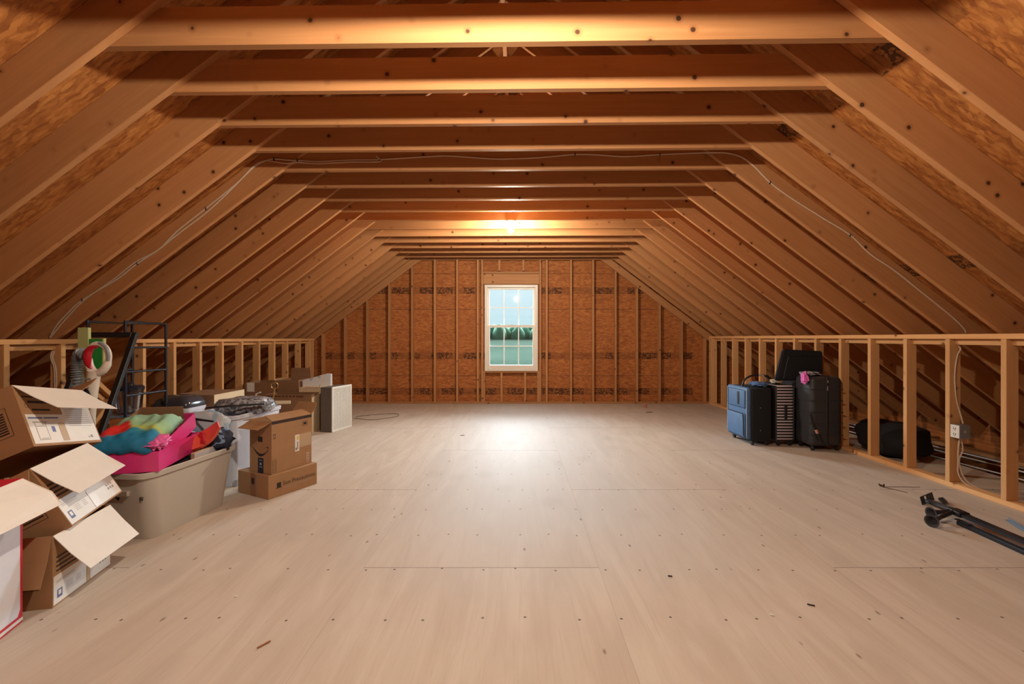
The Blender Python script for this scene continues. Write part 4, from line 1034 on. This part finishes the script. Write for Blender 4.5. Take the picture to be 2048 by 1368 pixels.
s0, s1 = L3(G(1853, 999, .018)), L3(G(1908, 1019, .045))
bm = B(); add_box(bm, (0, -.022, -.004), ((s1-s0).length, .022, .004), .002); add_box(bm, (0, -.022, -.010), ((s1-s0).length, -.018, .004)); add_box(bm, (0, .018, -.010), ((s1-s0).length, .022, .004))
m = link('strap_arm', bm, mat_plain('strap_grey', (66, 70, 78), .5), None, basis(s0, s1-s0, (0, 0, 1))); m.parent = o
b0, b1 = G(1845, 1010.7), G(1874.6, 998); b0.z = b1.z = .002
ub = (b1-b0).normalized(); lb_ = .20; Mb = Wi @ basis(b0, ub, Vector((-.12, .22, 1)))
bm = B(); hb = .056
for x in (0, .045, .095, .145, lb_-.008): add_box(bm, (x, -.003, 0), (x+.008, .003, hb), .001)
add_box(bm, (0, -.003, 0), (lb_, .003, .006), .001); add_box(bm, (0, -.003, hb-.006), (lb_, .003, hb), .001); add_box(bm, (.012, -.002, .006), (.045, .002, hb-.006)); add_box(bm, (.108, -.002, .006), (.14, .002, hb-.006)); add_box(bm, (.158, -.002, .006), (.182, .002, hb-.006))
m = link('buckle_plate', bm, BLK, None, Mb); m.parent = o
pl = [L3(G(a, b_, .012)) for a, b_ in ((1876, 999), (1886, 997.5), (1895, 1006), (1889, 1009))]
bm = B(); add_prism(bm, pl, (0, 0, .012)); m = link('latch_plate', bm, BLK); m.parent = o
# metal strip
a, b = G(2012, 1040), G(2048, 1062); d = (b-a).normalized()
bm = B(); add_box(bm, (0, -.012, .001), (.5, .012, .003)); add_box(bm, (0, .010, .001), (.5, .012, .022)); 
tag(link('metal_strip', bm, mat_plain('zinc', (168, 184, 200), .3, .8), None, basis(a, d, (0, 0, 1))), 'bright galvanised metal angle strip on the floor at the right edge', 'metal strip')
# small stuff on the floor
o = thing('wire_tie', 'small rusty bent wire tangle on the floor before the right stud wall', 'wire', Matrix.Translation(G(1763, 974)))
bm = B(); g0 = G(1763, 974)
add_tube(bm, [(-.02, .0, .025), (-.006, 0, .008), (.005, .01, .012), (.02, 0, .006), (.01, -.01, .02), (.025, .005, .018)], .006, 6); m = link('wire_knot', bm, mat_plain('rust', (74, 50, 38), .7), None, None, 50); m.parent = o
bm = B(); add_tube(bm, [Vector((0, 0, .004)), G(1840, 975)-g0+Vector((0, 0, .004))], .0018, 5); add_tube(bm, [Vector((0, 0, .004)), G(1815, 986)-g0+Vector((0, 0, .004))], .0018, 5); m = link('wire_end', bm, mat_plain('rust_thin', (104, 74, 56), .7)); m.parent = o
o = thing('paper_cup', 'tiny crumpled red and white cup on the floor near the gable wall', 'cup', Matrix.Translation(G(1290, 815)))
bm = B(); add_lathe(bm, [(0, .0005), (.022, .0005), (.03, .055), (.026, .055), (.02, .006), (0, .006)], 12); m = link('cup_body', bm, mat_plain('cup_red', (190, 120, 110), .5, var=.4, scale=60), None, None, 40); m.parent = o
for px, py, L_, rz, lab in ((1270, 820, .16, 172, 'thin wood sliver on the floor near the small cup, longer one'), (1299, 825, .10, 2, 'short dark stick on the floor in front of the small cup')):
    bm = B(); add_box(bm, (-L_/2, -.008, .0004), (L_/2, .008, .008), .002); tag(link('wood_scrap', bm, CARDL if px < 1280 else INK, None, frame(G(px, py), rz)), lab, 'scrap', 'wood scraps by the gable wall')
for px, py, L_, rz, mt, lab in ((925, 871, .05, 5, INK, 'small dark splinter on the floor in mid room'), (1340, 1153, .022, -12, INK, 'bent dark nail lying on the floor at centre right'), (1622, 1211, .030, -25, INK, 'dark wood splinter on the floor at lower right'),
                         (528, 1290, .05, 55, mat_plain('rust_chip', (150, 96, 62), .7), 'brown wood chip on the floor at lower centre left'), (472, 1194, .012, 20, PAPER, 'tiny white paper scrap on the floor in front of the boxes'), (1544, 1231, .016, -30, PAPER, 'tiny white chip on the floor at lower centre right')):
    bm = B(); g0 = G(px, py); add_box(bm, (-L_/2, -.004, .0004), (L_/2, .004, .005), .0015); tag(link('floor_scrap', bm, mt, None, frame(g0, rz)), lab, 'scrap', 'scraps on the plywood floor')

# ------------------------------------------------------------------ outside the window
k = N('hill_grass'); n = k.noise(k.coord(), .08, 3); k.col(k.mix(n, s2l((44, 58, 48)), s2l((66, 80, 72)))); k.rough(1); k.b.inputs['Specular IOR Level'].default_value = 0
bm = B(); add_prism(bm, [(-160, 9.5, -6), (160, 9.5, -6), (160, 150, 1.2), (-160, 150, 1.2)], (0, 0, -.5)); struct(link('ground_lawn', bm, k.m))
k = N('tree_leaves'); n = k.noise(k.coord(), .6, 4); k.col(k.mix(n, s2l((44, 96, 74)), s2l((86, 140, 112)))); k.rough(.9)
bm = B()
for i in range(60):
    x = -58+2*i; hgt = 4.2+1.4*noise.noise(Vector((i*.45, 0, 0)))
    rr = bmesh.ops.create_icosphere(bm, subdivisions=2, radius=1, matrix=Matrix.Translation((x, 146+2*math.sin(i*2.1), 1.0)) @ Matrix.Diagonal((2.4, 2.2, hgt, 1)))
    for v in rr['verts']: v.co += v.normal*.0+Vector((noise.noise(v.co*.7), noise.noise(v.co*.7+Vector((9, 0, 0))), noise.noise(v.co*.7+Vector((0, 9, 0)))))*.7
o = link('tree_line', bm, k.m, None, None, 80); tag(o, 'dark green line of distant trees seen through the window', 'trees', None, 'stuff')

# ------------------------------------------------------------------ sky and daylight
wd = bpy.data.worlds.new('sky'); sc.world = wd; wd.use_nodes = True; nt = wd.node_tree; nt.nodes.clear()
tc = nt.nodes.new('ShaderNodeTexCoord'); sp = nt.nodes.new('ShaderNodeSeparateXYZ'); nt.links.new(tc.outputs['Generated'], sp.inputs[0])
rp = nt.nodes.new('ShaderNodeValToRGB'); nt.links.new(sp.outputs[2], rp.inputs[0]); e = rp.color_ramp.elements
e[0].position = .0; e[0].color = (.50, .68, .74, 1); e[1].position = .30; e[1].color = (.86, .93, 1.0, 1)
mr = nt.nodes.new('ShaderNodeMapRange'); nt.links.new(sp.outputs[2], mr.inputs[0])
mr.inputs[1].default_value = .118; mr.inputs[2].default_value = .20; mr.inputs[3].default_value = .60; mr.inputs[4].default_value = 50.0  # low band made far brighter than the visible sky, to light the room
bg = nt.nodes.new('ShaderNodeBackground'); nt.links.new(rp.outputs[0], bg.inputs[0]); m2 = nt.nodes.new('ShaderNodeMapRange'); nt.links.new(sp.outputs[2], m2.inputs[0])
m2.inputs[1].default_value = .36; m2.inputs[2].default_value = .55; m2.inputs[3].default_value = 1.0; m2.inputs[4].default_value = .06
mm = nt.nodes.new('ShaderNodeMath'); mm.operation = 'MULTIPLY'; nt.links.new(mr.outputs[0], mm.inputs[0]); nt.links.new(m2.outputs[0], mm.inputs[1])
m3 = nt.nodes.new('ShaderNodeMapRange'); nt.links.new(sp.outputs[1], m3.inputs[0])
m3.inputs[1].default_value = .0; m3.inputs[2].default_value = .55; m3.inputs[3].default_value = .02; m3.inputs[4].default_value = 1.0
m4 = nt.nodes.new('ShaderNodeMath'); m4.operation = 'MULTIPLY'; nt.links.new(mm.outputs[0], m4.inputs[0]); nt.links.new(m3.outputs[0], m4.inputs[1])
nt.links.new(m4.outputs[0], bg.inputs[1])
wo = nt.nodes.new('ShaderNodeOutputWorld'); nt.links.new(bg.outputs[0], wo.inputs[0])
la = bpy.data.lights.new('window_portal', 'AREA'); la.shape = 'RECTANGLE'; la.size = .95; la.size_y = 1.55
la.cycles.is_portal = True
lo = bpy.data.objects.new('window_portal', la); COL.objects.link(lo); lo.location = (-.122, YB+.12, WZ0+.775); lo.rotation_euler = (-PI/2, 0, 0)
